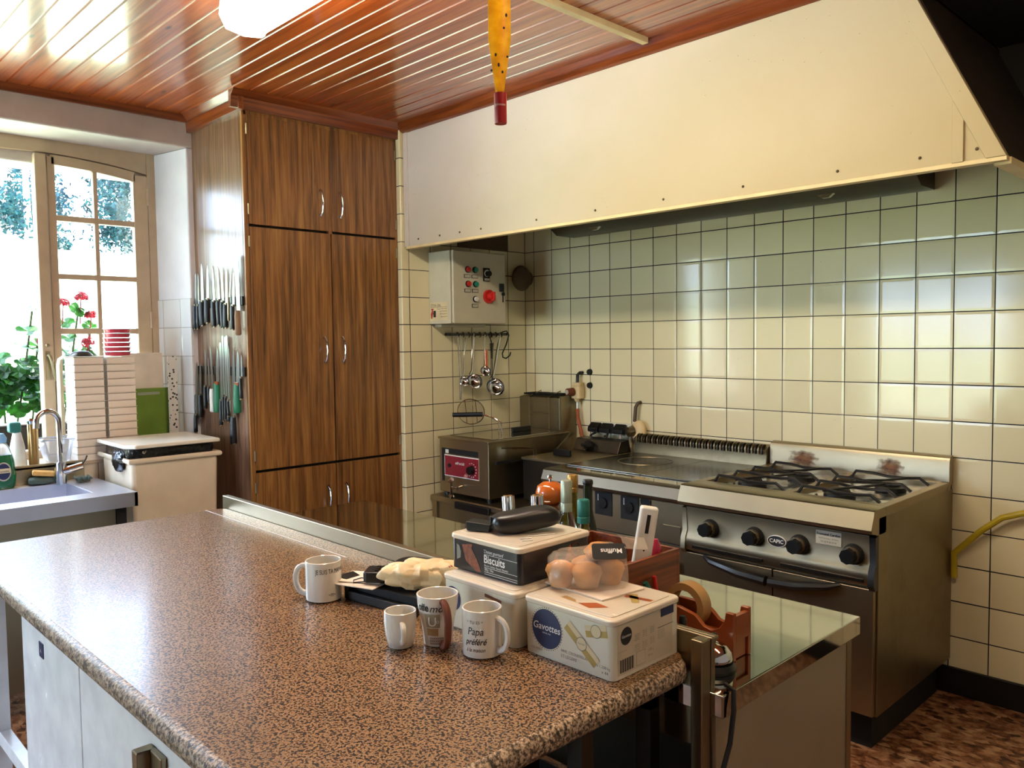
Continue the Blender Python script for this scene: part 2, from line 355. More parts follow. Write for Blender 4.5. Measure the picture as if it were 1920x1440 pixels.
# ================================================================== THE ROOM
CZ = 2.668
struct('floor', G().box(-1.0, 5.6, -6.5, .1, -.1, 0), 'floor')
# ceiling: varnished tongue-and-groove planks running along X
g = G(); P = []; y = -6.5
while y < .12:
    P += [(y, CZ + .006), (y + .003, CZ + .006), (y + .0065, CZ), (y + .0815, CZ)]; y += .085
P += [(y, CZ), (y, CZ + .05), (-6.5, CZ + .05)]
g.prism(P, 'X', -1.0, 5.6)
struct('ceiling', g, 'ceil', ang=15)
def mould(name, poly, axis, a, b): return struct(name, G().prism(poly, axis, a, b), 'mould' if axis == 'Y' else 'mould_x')
mould('trim_1', [(-.62, 2.635), (-.585, 2.635), (-.575, 2.65), (-.565, 2.675), (-.62, 2.675)], 'Y', -6.5, -1.87)
mould('trim_2', [(-1.905, 2.675), (-1.885, 2.655), (-1.868, 2.64), (-1.865, 2.585), (-1.84, 2.585), (-1.84, 2.675)], 'X', -.60, -.005)
mould('trim_3', [(.028, 2.675), (.008, 2.655), (-.008, 2.64), (-.012, 2.59), (-.035, 2.59), (-.035, 2.675)], 'Y', -1.9, -.94)
mould('trim_4', [(-.985, 2.675), (-.965, 2.65), (-.95, 2.63), (-.93, 2.622), (-.93, 2.675)], 'X', 0, 2.62)
# walls
struct('wall_right', G().box(-.12, 5.6, 0, .15, .11, 2.8), 'tile_r')
struct('baseboard_right', G().box(-.12, 5.6, -.012, .1, 0, .112), 'rubber', bevel=.004)
struct('wall_back', G().box(-.14, 0, -.957, 0, 0, 2.8), 'tile_b', bevel=.006)
struct('wall_front', G().box(5.5, 5.65, -6.5, .1, 0, 2.8), 'plaster')
g = G(); g.box(-1.1, -.55, -6.65, -6.5, 0, 2.8); g.box(1.05, 5.6, -6.65, -6.5, 0, 2.8); g.box(-.55, 1.05, -6.65, -6.5, 2.25, 2.8)
struct('wall_rear', g, 'plaster')
g = G(); g.prism([(-.6, -1.87), (-.88, -1.93), (-1.1, -1.93), (-1.1, .1), (-.6, .1)], 'Z', 0, 2.51)
g.prism([(-.6, -3.71), (-.88, -3.65), (-1.1, -3.65), (-1.1, -6.5), (-.6, -6.5)], 'Z', 0, 2.51)
struct('wall_left', g, 'plaster', bevel=.008)
g = G(); g.box(-.9, -.6, -6.5, .1, 2.51, 2.72); g.box(-1.1, -.9, -6.5, .1, 2.39, 2.72)
struct('trim_5', g, 'plaster_w', bevel=.012)
g = G(); g.box(-1.1, -.6, -3.72, -1.86, 0, .93)
struct('trim_6', g, 'tile_w2')
g = G(); g.prism([(-.594, -1.865), (-.594, -1.876), (-.878, -1.936), (-.878, -1.93), (-.6, -1.868)], 'Z', .945, 1.735)
struct('trim_7', g, 'tile_w')
g = G(); g.box(-1.12, -.588, -3.72, -1.87, .93, .945); struct('trim_8', g, 'cream_paint', bevel=.003)
# window with a fixed frame, a closed right leaf and its panes
w = thing('window_1', 'cream painted kitchen window', 'window', (-.9, -2.5, .95)); w['kind'] = 'structure'
for k_ in ('label', 'category'): del w[k_]
def arch(z0, k, y0, y1, n=12): return [(y0 + (y1 - y0) * i / n, z0 - k * min(.56, abs(y0 + (y1 - y0) * i / n + 2.475)) ** 2) for i in range(n + 1)]
g = G(); g.prism(arch(2.445, .18, -3.61, -1.97, 30) + [(-1.97, 2.515), (-3.61, 2.515)], 'X', -.945, -.875)
g.box(-.945, -.875, -1.97, -1.925, .945, 2.515); g.box(-.945, -.875, -3.655, -3.61, .945, 2.515)
g.box(-.945, -.875, -3.655, -1.925, .945, .985)
obj('window_frame', g, 'cream_paint', w, bevel=.004)
g = G(); g.box(-.935, -.862, -2.505, -2.452, .985, 2.437); pf = obj('sash_post', g, 'cream_paint', w, bevel=.006)
sash = G(); sash.box(-.915, -.872, -2.448, -2.413, .99, 2.43); sash.box(-.915, -.872, -2.042, -1.972, .99, 2.39)
sash.box(-.913, -.876, -2.237, -2.217, 1.0, 2.38)
ZB = [(2.118, 2.146), (1.83, 1.856), (1.556, 1.584), (1.27, 1.298)]
for a, b in ZB: sash.box(-.912, -.875, -2.42, -2.04, a, b)
sash.box(-.915, -.872, -2.42, -2.04, .99, 1.05)
sash.prism(arch(2.392, .2, -2.43, -2.03) + arch(2.44, .18, -2.43, -2.03)[::-1], 'X', -.915, -.872)
so = obj('sash', sash, 'cream_paint', w, bevel=.003)
zz = [1.04, 1.27, 1.298, 1.556, 1.584, 1.83, 1.856, 2.118, 2.146, 2.385]
for i in range(5):
    for a, b in ((-2.415, -2.235), (-2.219, -2.04)):
        obj('pane', G().box(-.897, -.894, a, b, zz[2 * i], zz[2 * i + 1]), 'pane', so, smooth=False)
for z in (2.28, 1.63):
    g = G(); g.cyl((-.868, -1.975, z - .045), (-.868, -1.975, z + .045), .006, n=10); obj('hinge', g, 'cream_paint', w)
g = G(); g.box(-.862, -.855, -2.492, -2.472, 1.33, 1.47); g.tube([(-.855, -2.482, 1.45), (-.835, -2.482, 1.45), (-.83, -2.475, 1.43), (-.83, -2.46, 1.35), (-.832, -2.455, 1.33)], .007); g.ball((-.857, -2.482, 1.50), .009)
obj('window_handle', g, 'steel_dirty', w)
# glazed door assumed in the unseen rear wall, widened to brighten the cabinets
w = thing('unseen_door_1', 'x', 'x', (1.6, -6.55, 0)); w['kind'] = 'structure'
for k_ in ('label', 'category'): del w[k_]
g = G()
for x_ in (-.55, -.02, .46, .99): g.box(x_, x_ + .06, -6.6, -6.53, 0, 2.25)
for a, b in ((0, .12), (1.0, 1.05), (2.18, 2.25)): g.box(-.55, 1.05, -6.6, -6.53, a, b)
fr_ = obj('door_frame', g, 'cream_paint', w, bevel=.003)
for x_ in (-.49, .04, .52): obj('pane', G().box(x_, x_ + .46, -6.567, -6.562, .12, 2.18), 'pane', fr_, smooth=False)
struct('terrace', G().box(-3, 9, -16, -6.65, -.12, -.02), 'grass')
# ------------------------------------------------------------------ outside
g = G(); n_ = 24
prof = [(-1.1, -.3), (-5, -.2), (-12, .6), (-24, 2.6), (-44, 6.6), (-90, 9)]
for i in range(len(prof) - 1):
    (a, za), (b, zb) = prof[i], prof[i + 1]
    g.add([(a, -60, za), (a, 60, za), (b, 60, zb), (b, -60, zb)], [(0, 1, 2, 3)])
struct('hillside', g, 'grass', smooth=False)
def leafcloud(g, c, r, cnt, size, sq=(1, 1, 1)):
    for _ in range(cnt):
        d = Vector((random.gauss(0, 1), random.gauss(0, 1), random.gauss(0, 1))).normalized() * r * random.random() ** .4
        p = Vector(c) + Vector((d.x * sq[0], d.y * sq[1], d.z * sq[2])); u = Vector((random.uniform(-1, 1), random.uniform(-1, 1), random.uniform(-1, 1))).normalized(); v = u.orthogonal().normalized()
        s = size * random.uniform(.5, 1.2); g.add([p - u * s - v * s * .4, p + u * s - v * s * .5, p + u * s * .8 + v * s * .5, p - u * s * .7 + v * s * .4], [(0, 1, 2, 3)])
TR = [(-44, 6.5, 8, 'tree'), (-53, 9.7, 10, 'tree2'), (-44, 12.8, 7.5, 'tree'), (-53, 16.2, 11, 'tree2'), (-63, 13.2, 13, 'tree'), (-53, 3.2, 11, 'tree2'), (-63, 19.8, 13, 'tree'), (-63, 6.6, 12, 'tree')]
TL = ['leftmost pale trunked tree outside beyond the open window', 'tree second from left on the hill outside', 'short tree outside seen beside the window post', 'tall tree outside seen through the left column of panes', 'teal tree outside seen between the two columns of panes', 'broad tree at far left edge of the hill', 'tree outside seen through the right column of panes', 'tree far left beyond the window edge']
for i, (x, y, h, mt) in enumerate(TR):
    z0 = 6.4 + (-44 - x) * .05; t = thing('tree', TL[i], 'tree', (x, y, z0), 'trees on the hillside outside')
    g = G(); g.tube([(x, y, z0 - .5), (x + .3, y + .2, z0 + h * .4), (x, y + .5, z0 + h * .85)], [.35, .25, .1]); g.tube([(x + 1.2, y + 1.1, z0 - .5), (x + 1.3, y + 1.0, z0 + h * .8)], [.22, .08])
    obj('trunk', g, 'bark', t)
    g = G()
    for k in range(16): leafcloud(g, (x + random.uniform(-2, 2), y + random.uniform(-1.6, 1.6), z0 + random.uniform(.12, 1) * h), random.uniform(.8, 1.9), 230, .13, (1, 1, .7))
    obj('foliage', g, mt, t, smooth=False)
t = thing('window_box', 'black planter box standing outside the open window', 'planter', (-1.2, -2.6, .88))
g = G(); g.box(-1.32, -1.13, -3.0, -2.2, .87, 1.09); obj('trough', g, 'blackm', t, bevel=.01)
g = G(); g.box(-1.31, -1.14, -2.99, -2.21, 1.07, 1.095); obj('soil', g, 'bark', t)
def geranium(lab, leaves, flowers, stems, seed):
    rnd = random.Random(seed); t = thing('geranium', lab, 'plant', (-1.22, stems[0][0][1], 1.1), 'geraniums outside the window')
    g = G()
    for s in stems: g.tube(s, .006, 6)
    obj('stem', g, 'stem', t)
    g = G()
    for (x, y, z, r) in leaves:
        nv = Vector((rnd.uniform(.2, 1), rnd.uniform(-.5, .5), rnd.uniform(.5, 1.2))).normalized(); u = nv.orthogonal().normalized(); v = nv.cross(u); c = Vector((x, y, z)); pts = [c - nv * r * .12]; K = 28
        for k in range(K):
            a = 2 * pi * k / K; rr = r * (1 + .07 * cos(9 * a)) * (1 - .5 * max(0, cos(a)) ** 12); pts.append(c + (u * cos(a) + v * sin(a)) * rr + nv * (.10 * r * sin(4.5 * a)))
        g.add(pts, [(0, k + 1, (k + 1) % K + 1) for k in range(K)])
        g.tube([c - nv * r * .1, c - nv * r * .8 - Vector((0, 0, r * .8))], .0018, 4)
    obj('foliage', g, 'leaf', t, smooth=False)
    for (x, y, z, r) in flowers:
        g = G()
        for k in range(46):
            d = Vector((rnd.gauss(0, 1), rnd.gauss(0, 1), abs(rnd.gauss(0, .8)) - .2)).normalized(); c = Vector((x, y, z)) + d * r * .85; u = d.orthogonal().normalized(); v = d.cross(u); s = r * .33
            a0 = rnd.random() * 6; pts = [c]
            for q in range(10): a = a0 + 2 * pi * q / 10; pts.append(c + (u * cos(a) + v * sin(a)) * s * (1 if q % 2 else .6) + d * s * .2)
            g.add(pts, [(0, q + 1, (q + 1) % 10 + 1) for q in range(10)])
        g.tube([(x, y, z), (x, y - .01, z - .14)], .003, 5)
        obj('flower_head', g, 'petal', t, smooth=False)
rnd = random.Random(3)
lv = [(-1.15, -2.484, 1.70, .055), (-1.12, -2.50, 1.58, .058), (-1.18, -2.44, 1.50, .05), (-1.15, -2.52, 1.50, .055), (-1.15, -2.50, 1.41, .052), (-1.15, -2.62, 1.44, .05), (-1.12, -2.60, 1.35, .045)]
lv += [(-1.17 + rnd.uniform(-.08, .08), rnd.uniform(-2.72, -2.44), rnd.uniform(1.17, 1.42), rnd.uniform(.035, .055)) for _ in range(85)]
geranium('leafy geranium growing outside the open left half of the window', lv, [(-1.15, -2.43, 1.52, .03)], [[(-1.2, -2.55, 1.1), (-1.18, -2.52, 1.3), (-1.16, -2.47, 1.68)], [(-1.22, -2.6, 1.1), (-1.18, -2.62, 1.4)], [(-1.2, -2.48, 1.1), (-1.17, -2.45, 1.5)]], 1)
lv = [(-1.14, -2.26, 1.69, .045), (-1.16, -2.22, 1.69, .045), (-1.15, -2.31, 1.62, .045), (-1.15, -2.19, 1.60, .048), (-1.15, -2.30, 1.54, .045), (-1.15, -2.20, 1.46, .05), (-1.15, -2.27, 1.44, .05), (-1.15, -2.31, 1.40, .045)]
lv += [(-1.17 + rnd.uniform(-.08, .06), rnd.uniform(-2.34, -2.15), rnd.uniform(1.19, 1.48), rnd.uniform(.035, .05)) for _ in range(50)]
geranium('red flowering geranium seen through the window panes', lv, [(-1.15, -2.236, 1.753, .038), (-1.15, -2.325, 1.72, .034), (-1.15, -2.19, 1.655, .036), (-1.15, -2.21, 1.51, .036)], [[(-1.2, -2.33, 1.1), (-1.18, -2.29, 1.4), (-1.15, -2.25, 1.7)], [(-1.2, -2.2, 1.1), (-1.16, -2.2, 1.6)]], 2)

# ================================================================== CABINET
t = thing('wall_cabinet', 'tall brown wood-grain laminate cupboard reaching the ceiling beside the window', 'cabinet', (-.3, -1.4, 0))
obj('side_panel', G().box(-.6, -.055, -1.84, -1.822, 0, 2.60), 'cabside', t)
g = G(); g.box(-.6, -.055, -1.822, -.957, 0, 2.60); g.box(-.055, -.052, -1.84, -.957, 0, 2.6); obj('carcass', g, 'blackm', t)
g = G(); g.box(-.055, -.034, -1.84, -1.818, 0, 2.60); g.box(-.055, -.034, -.968, -.950, 0, 2.60); g.box(-.055, -.036, -1.386, -1.364, 2.05, 2.60); g.box(-.055, -.034, -1.83, -.96, 2.57, 2.60); obj('face_frame', g, 'cab', t, bevel=.001)
DOORS = [(-1.816, -1.383, 2.062, 2.575, 1), (-1.367, -.970, 2.062, 2.575, 0), (-1.816, -1.379, .886, 2.05, 1), (-1.371, -.970, .886, 2.05, 0), (-1.816, -1.379, .06, .872, 1), (-1.371, -.970, .06, .872, 0)]
HZ = [2.20, 2.20, 1.46, 1.46, .70, .70]
for (a, b, z0, z1, side), hz in zip(DOORS, HZ):
    d = obj('door', G().box(-.05, -.03, a, b, z0, z1), 'cab', t, bevel=.0015)
    y = (b - .052) if side else (a + .046)
    g = G(); g.tube([(-.03, y, hz + .058), (-.020, y, hz + .062), (-.004, y, hz + .045), (.004, y, hz), (-.004, y, hz - .045), (-.020, y, hz - .062), (-.03, y, hz - .058)], [.005, .006, .0045, .004, .0045, .006, .005], 8, flat=1.5)
    obj('handle', g, 'chrome', d)
    for hz2 in (z1 - .07, z0 + .07):
        yy = a - .004 if side else b + .004
        obj('hinge', G().cyl((-.031, yy, hz2 - .025), (-.031, yy, hz2 + .025), .005, n=8), 'steel_dirty', d)

# ================================================================== HOOD
t = thing('range_hood', 'large cream painted extractor hood with a slanted end above the stoves', 'hood', (1.4, -.4, 2.01))
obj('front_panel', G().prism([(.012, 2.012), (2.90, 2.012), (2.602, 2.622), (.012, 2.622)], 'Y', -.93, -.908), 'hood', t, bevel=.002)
obj('lower_rim', G().box(.012, 2.90, -.934, -.90, 2.0, 2.014), 'trimc', t, bevel=.002)
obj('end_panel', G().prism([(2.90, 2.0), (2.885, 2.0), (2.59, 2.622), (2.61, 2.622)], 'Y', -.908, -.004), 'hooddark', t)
obj('end_rim', G().box(2.86, 2.905, -.908, -.004, 1.992, 2.012), 'trimc', t)
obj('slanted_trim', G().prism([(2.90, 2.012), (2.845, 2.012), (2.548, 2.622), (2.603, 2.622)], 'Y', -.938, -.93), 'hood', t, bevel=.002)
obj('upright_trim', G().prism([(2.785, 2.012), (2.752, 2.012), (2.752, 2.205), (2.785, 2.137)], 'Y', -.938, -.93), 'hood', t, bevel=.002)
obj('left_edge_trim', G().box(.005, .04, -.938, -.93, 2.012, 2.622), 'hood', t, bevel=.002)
for x in (.12, .3, .46, .62, 1.0, 1.35, 1.7, 2.05, 2.4, 2.66, 2.82): obj('screw_head', G().ball((x, -.931, 2.045), .005, 8, 6), 'brownm', t)
obj('back_board', G().box(2.63, 3.6, -.03, -.002, 2.17, 2.60), 'blackm', t)
obj('inner_plate', G().box(.001, .006, -.56, -.157, 2.04, 2.62), 'brownm', t)
g = G(); g.prism([(-.23, 2.13), (-.17, 2.092), (-.02, 2.092), (-.02, 2.3), (-.23, 2.3)], 'X', .42, 2.40); obj('grease_gutter', g, 'steel_dark', t, bevel=.002)
for x in (.72, 2.0): obj('gutter_clip', G().prism([(x, 2.10), (x + .07, 2.10), (x + .05, 2.085), (x + .02, 2.085)], 'Y', -.235, -.215), 'chrome', t)
t = thing('black_ceiling_board', 'flat black board above the slanted hood end', 'boarding', (3.2, -.5, 2.6))
obj('casing', G().box(2.63, 5.4, -.93, -.02, 2.60, 2.664), 'blackm', t)  # flat black board covering the ceiling beyond the hood end
# ceiling lamp
t = thing('ceiling_lamp', 'long lit fluorescent ceiling light with a white diffuser', 'lamp', (1.63, -2.33, 2.668))
obj('housing', G().box(1.02, 2.27, -2.40, -2.25, 2.61, 2.668), 'wht', t, bevel=.004)
g = G(); g.prism([(-2.405, 2.61), (-2.41, 2.57), (-2.39, 2.535), (-2.33, 2.525), (-2.27, 2.535), (-2.25, 2.57), (-2.253, 2.61)], 'X', 1.03, 2.26); obj('diffuser', g, 'lamp', t)
g = G(); g.prism([(-2.41, 2.615), (-2.415, 2.57), (-2.393, 2.53), (-2.33, 2.52), (-2.267, 2.53), (-2.245, 2.57), (-2.248, 2.615)], 'X', 1.005, 1.03); obj('end_cap', g, 'cleart', t)
l2 = dup(t, (1.75, 0, 0), 'long lit fluorescent ceiling light further along the ceiling, above the camera')
for c_ in kids(l2):
    if c_.name.startswith('diffuser'): c_.data = c_.data.copy(); c_.data.materials[0] = M['lamp2']
tag(obj('cable_conduit', G().box(1.642, 1.67, -4.4, -.985, 2.645, 2.668), 'conduit', bevel=.002), 'cream cable conduit running across the wooden ceiling to the hood', 'conduit')
# fly paper
t = thing('fly_paper', 'yellow sticky fly paper strip hanging from the ceiling with a red tube', 'fly paper', (2.49, -2.56, 2.66))
ux, uy = .695, .718
g = G(); vs = []; K = 40
for i in range(K + 1):
    z = 2.66 - .712 * i / K; wd = .021 * min(1, .35 + max(0, (z - 1.952)) * 6.5); tw = .12 * sin(i * .22)
    du, dv = cos(tw), sin(tw); cx = 2.4935 + .004 * sin(i * .15); cy = -2.565 + .004 * cos(i * .2)
    vs += [(cx - wd * (ux * du - uy * dv), cy - wd * (uy * du + ux * dv), z), (cx + wd * (ux * du - uy * dv), cy + wd * (uy * du + ux * dv), z)]
g.add(vs, [(2 * i, 2 * i + 1, 2 * i + 3, 2 * i + 2) for i in range(K)]); obj('sticky_strip', g, 'fly', t, solid=.0008)
rr = random.Random(5)
for i in range(26):
    z = rr.uniform(1.99, 2.5); a = rr.uniform(-.016, .016); obj('fly', G().ball((2.4935 + a * ux + .0025 * .72, -2.565 + a * uy - .0035, z), .0022, 7, 5, (1, 1, rr.uniform(.9, 1.9))), 'blackm', t)
g = G(); g.lathe([(0, 0), (.011, 0), (.0118, .002), (.0118, .056), (.009, .056), (.009, .004)], (2.49, -2.562, 1.899), 24); tu = obj('tube', g, 'flyred', t)
a0 = math.atan2(-3.62 + 2.562, 3.607 - 2.49)
text('lettering', 'Johnson', .0065, (0, 0, 1.93), X3, Z3, 'inkw', tu, wrap=(2.49, -2.562, .0118, a0 - .9))

# ================================================================== BACK WALL: control box, rail and utensils
t = thing('electrical_control_box', 'grey electrical control box with coloured buttons mounted on the tiled wall under the hood', 'control box', (.1, -.57, 1.59))
obj('housing', G().box(.001, .185, -.772, -.376, 1.592, 1.992), 'boxgrey', t, bevel=.004)
dr = obj('door', G().box(.188, .206, -.766, -.372, 1.592, 1.992), 'boxgrey', t, bevel=.006)
obj('door_gap', G().box(.18, .19, -.762, -.38, 1.6, 1.985), 'blackm', t)
for y, z, c in ((-.663, 1.89, 'red'), (-.608, 1.89, 'green'), (-.661, 1.811, 'red'), (-.606, 1.811, 'green'), (-.608, 1.728, 'wht')):
    b = obj('push_button', G().cyl((.206, y, z), (.213, y, z), .0175, n=20), 'blackm', t)
    obj('button_cap', G().cyl((.212, y, z), (.222, y, z), .0135, n=20), c, b)
    p = obj('name_plate', G().box(.206, .208, y - .025, y + .021, z - .047, z - .027), 'blackm', t); obj('plate_face', G().box(.2075, .2085, y - .022, y + .018, z - .0445, z - .0295), 'plate_l', p)
sw = obj('rotary_switch', G().box(.206, .214, -.548, -.50, 1.83, 1.905), 'blackm', t, bevel=.002)
obj('switch_face', G().box(.2135, .2155, -.543, -.505, 1.834, 1.847), 'plate_l', sw); obj('switch_ring', G().cyl((.212, -.524, 1.875), (.217, -.524, 1.875), .02), 'wht', sw); obj('switch_knob', G().cyl((.214, -.524, 1.872), (.238, -.524, 1.872), .016, n=10), 'black', sw)
e = obj('emergency_switch', G().cyl((.206, -.51, 1.745), (.222, -.51, 1.745), .040, .038), 'red', t, bevel=.002)
g = G(); g.cyl((.222, -.51, 1.745), (.25, -.51, 1.745), .022, .019); g.box(.235, .262, -.516, -.504, 1.72, 1.77); obj('switch_handle', g, 'red', e, bevel=.002)
lk = obj('lock', G().box(.206, .216, -.424, -.392, 1.775, 1.822), 'black', t, bevel=.003)
g = G(); g.cyl((.216, -.405, 1.762), (.224, -.405, 1.762), .011); g.box(.217, .219, -.410, -.402, 1.715, 1.758); obj('key', g, 'black', lk)
st = obj('sticker', G().box(.012, .164, -.7735, -.772, 1.612, 1.712), 'label', t)
text('lettering', 'ETISA (56)', .020, (.018, -.7735, 1.689), X3, Z3, 'ink', st)
decal('sticker_rule', rect(.146, .0015), (.014, -.7735, 1.684), X3, Z3, 'ink', st, .001)
for k, (tx, sz) in enumerate((('Cuisines professionnelles', .0085), ('02 97 00 00 00', .010), ('02 97 66 00 00', .010), ('Dépannage 24h', .009))):
    text('lettering', tx, sz, (.158, -.7735, 1.673 - .0145 * k), X3, Z3, 'ink', st, 'RIGHT')
decal('sticker_figure', [(.02, .0), (.03, .0), (.034, .018), (.04, .028), (.036, .044), (.044, .056), (.018, .056), (.026, .044), (.016, .026)], (.0, -.7735, 1.622), X3, Z3, 'inkr', st)
decal('sticker_figure', rect(.022, .036), (.04, -.7735, 1.63), X3, Z3, 'ink', st, .0008)
obj('lower_flange', G().box(.001, .06, -.735, -.40, 1.576, 1.590), 'boxgrey', t, bevel=.002)
tag(obj('round_vent', G().ball((.075, -.113, 1.874), .078, 24, 14, (.35, 1, 1)).cyl((.0, -.04, 1.874), (.07, -.07, 1.874), .03, .05), 'brownm'), 'round brown metal cap in the tiled corner beside the control box', 'cap')

t = thing('utensil_rail', 'narrow black metal rail on the tiles holding the hanging ladles', 'rail', (.03, -.43, 1.535))
g = G(); g.box(.028, .034, -.665, -.185, 1.526, 1.542); obj('bar', g, 'steel_dark', t, bevel=.001)
for y in (-.655, -.2): obj('bracket', G().cyl((0, y, 1.535), (.04, y, 1.535), .009, n=12), 'black', t)
for i in range(9):
    y = -.60 + i * .043; obj('hook', G().tube([(.032, y, 1.545), (.042, y, 1.545), (.048, y, 1.535), (.046, y, 1.522), (.038, y, 1.518)], .003, 6), 'black', t)
def ladle(label, y0, y1, zb, r, hw, hm='steel', kind='ladle', tilt=.4, ztop=1.53, grip=None, x=.05):
    t = thing(kind, label, 'ladle', (x, y0, ztop), 'ladles on the wall rail')
    g = G(); g.tube([(.036, y0, ztop), (.044, y0, ztop + .012), (x, y0, ztop), (x, y0 + (y1 - y0) * .25, ztop - .06), (x, y0 + (y1 - y0) * .8, zb + r * 1.3), (x + .004, y1 - r * .3, zb + r * .75)], [.003, .003, .003, hw, hw * .8, hw * .8], 8, flat=.35)
    obj('handle', g, hm, t)
    pr = [(r * sin(a), -r * .72 * cos(a)) for a in [i * pi / 2 / 8 for i in range(9)]]; pr += [(q[0] * .94, q[1] * .93 + .0006) for q in pr[::-1]]
    m = Matrix.Translation((x + r * .55, y1, zb)) @ Matrix.Rotation(radians(62), 4, 'Y') @ Matrix.Rotation(tilt, 4, 'X')
    g = G().lathe(pr, (0, 0, 0), 28); g.xf(m); obj('bowl', g, 'chrome', t)
    if grip: obj('grip', G().tube([(x + .002, y0 + .002, grip[0]), (x + .003, y0 + .004, (grip[0] + grip[1]) / 2), (x + .002, y0 + .006, grip[1])], [.009, .012, .009], 10, flat=.7), 'mill', t)
ladle('small steel ladle hanging left of the other ladles', -.545, -.575, 1.265, .030, .006, 'chrome')
ladle('wide-handled steel ladle hanging in the middle of the rail', -.475, -.50, 1.262, .048, .012, 'chrome', x=.042)
ladle('small ladle with a brown wooden grip hanging mid rail', -.405, -.42, 1.318, .033, .004, 'chrome', grip=(1.445, 1.335), x=.06)
ladle('large steel ladle hanging at the right of the ladles', -.27, -.345, 1.222, .056, .012, 'chrome')
t = thing('skimmer', 'long-handled wire mesh skimmer hanging lowest on the wall rail', 'skimmer', (.05, -.61, 1.53))
g = G(); g.tube([(.045, -.605, 1.53), (.06, -.605, 1.3), (.065, -.612, 1.16)], .003, 6); g.tube([(.045, -.585, 1.53), (.06, -.585, 1.3), (.065, -.605, 1.16)], .003, 6)
for z in (1.42, 1.30): g.box(.052, .06, -.606, -.584, z - .002, z + .002)
obj('handle', g, 'chrome', t)
m = Matrix.Translation((.095, -.555, 1.09)) @ Matrix.Rotation(radians(-32), 4, 'Z') @ Matrix.Rotation(radians(62), 4, 'Y'); g = G(); rr0 = .078
g.tube([(rr0 * cos(a), rr0 * sin(a), 0) for a in [2 * pi * i / 32 for i in range(32)]], .0028, 6, closed=True)
for a in (-.03, .03): g.tube([(-sqrt(rr0 ** 2 - a * a), a, 0), (0, a, .012), (sqrt(rr0 ** 2 - a * a), a, 0)], .002, 5)
obj('rim', g.xf(m), 'chrome', t); g = G(); k = -.07
while k < .071:
    e_ = sqrt(rr0 ** 2 - k * k); g.tube([(-e_, k, 0), (0, k, .012 * (1 - k * k / .006)), (e_, k, 0)], .0007, 4); g.tube([(k, -e_, 0), (k, 0, .012 * (1 - k * k / .006)), (k, e_, 0)], .0007, 4); k += .007
obj('mesh', g.xf(m), 'steel', t)
t = thing('hook_rod', 'thin black twisted hook rod hanging between the ladles', 'hook', (.06, -.35, 1.53)); y = -.352
obj('rod', G().tube([(.042, y + .015, 1.515), (.045, y + .022, 1.535), (.05, y, 1.548), (.055, y - .02, 1.53), (.058, y, 1.49), (.06, y, 1.3), (.06, y + .004, 1.262), (.06, y + .02, 1.268)], .0028, 7), 'iron', t)
g = G(); g.tube([(.059 + (.010 if i > 24 else .013) * cos(i * 1.0) * (1 - i / 130), y + .012 * sin(i * 1.0) * (1 - i / 130), 1.482 - i * .0013) for i in range(72)], .0022, 6); obj('spring_grip', g, 'iron', t)
tag(obj('butcher_hook', G().tube([(.042, -.262, 1.525), (.05, -.255, 1.548), (.06, -.23, 1.553), (.064, -.215, 1.53), (.06, -.235, 1.47), (.055, -.262, 1.42), (.055, -.258, 1.395), (.058, -.235, 1.388), (.06, -.205, 1.405), (.06, -.198, 1.425)], .004, 8), 'iron'), 'black iron S shaped hook hanging at the right end of the rail', 'hook')

# ================================================================== FRYERS on a low steel table
t = thing('low_table', 'low stainless equipment table under the two fryers', 'table', (.45, -.42, 0))
obj('table_top', G().box(.012, .885, -.80, -.02, .60, .634), 'steel', t, bevel=.008); obj('apron', G().box(.03, .87, -.78, -.76, .50, .60), 'steel_dirty', t)
for x in (.04, .84):
    for y in (-.77, -.07): obj('leg', G().box(x - .02, x + .02, y - .02, y + .02, 0, .60), 'steel', t)
obj('drawer_pull', G().box(.24, .52, -.815, -.80, .585, .625), 'black', t, bevel=.006)
t = thing('deep_fryer', 'stainless deep fryer with a crimson control panel in the tiled corner', 'fryer', (.28, -.46, .634))
g = G(); g.box(.075, .482, -.775, -.14, .66, .955); body = obj('body', g, 'steel', t, bevel=.004)
for x, y in ((.1, -.74), (.45, -.74), (.1, -.18), (.45, -.18)): obj('foot', G().cyl((x, y, .634), (x, y, .662), .018, n=12), 'black', t)
g = G(); g.box(.070, .487, -.782, -.14, .953, .966); obj('rim', g, 'steel', t, bevel=.003)
obj('lid', G().box(.10, .455, -.72, -.22, .966, .972), 'steel_top', t, bevel=.002)
g = G(); g.box(.285, .300, -.42, -.27, .972, 1.0); obj('lid_handle', g, 'black', t, bevel=.004)
g = G(); g.box(.095, .40, -.7755, -.774, .875, .905); g.box(.095, .118, -.7758, -.774, .72, .90); obj('panel_recess', g, 'blackm', t)
pn = obj('control_panel', G().box(.122, .405, -.779, -.774, .752, .870), 'inkw', t)
obj('panel_face', G().box(.127, .405, -.7805, -.778, .757, .865), 'redp', pn)
text('lettering', 'elfruralt', .024, (.215, -.7805, .822), X3, Z3, 'inkw', pn, shear=.25)
kn = obj('thermostat_knob', G().cyl((.352, -.780, .803), (.352, -.802, .803), .026, .022, 18), 'black', pn)
for k in range(10):
    a = radians(-120 + 26 * k); cx, cz = .352 + .037 * cos(a), .803 + .037 * sin(a)
    obj('dial_mark', G().box(cx - .003, cx + .003, -.7815, -.780, cz - .002, cz + .002), 'inkw', pn)
obj('indicator_light', G().cyl((.168, -.780, .812), (.168, -.786, .812), .011), 'blackm', pn)
g = G(); g.box(.13, .155, -.778, -.774, .878, .898); obj('white_tab', g, 'wht', t)
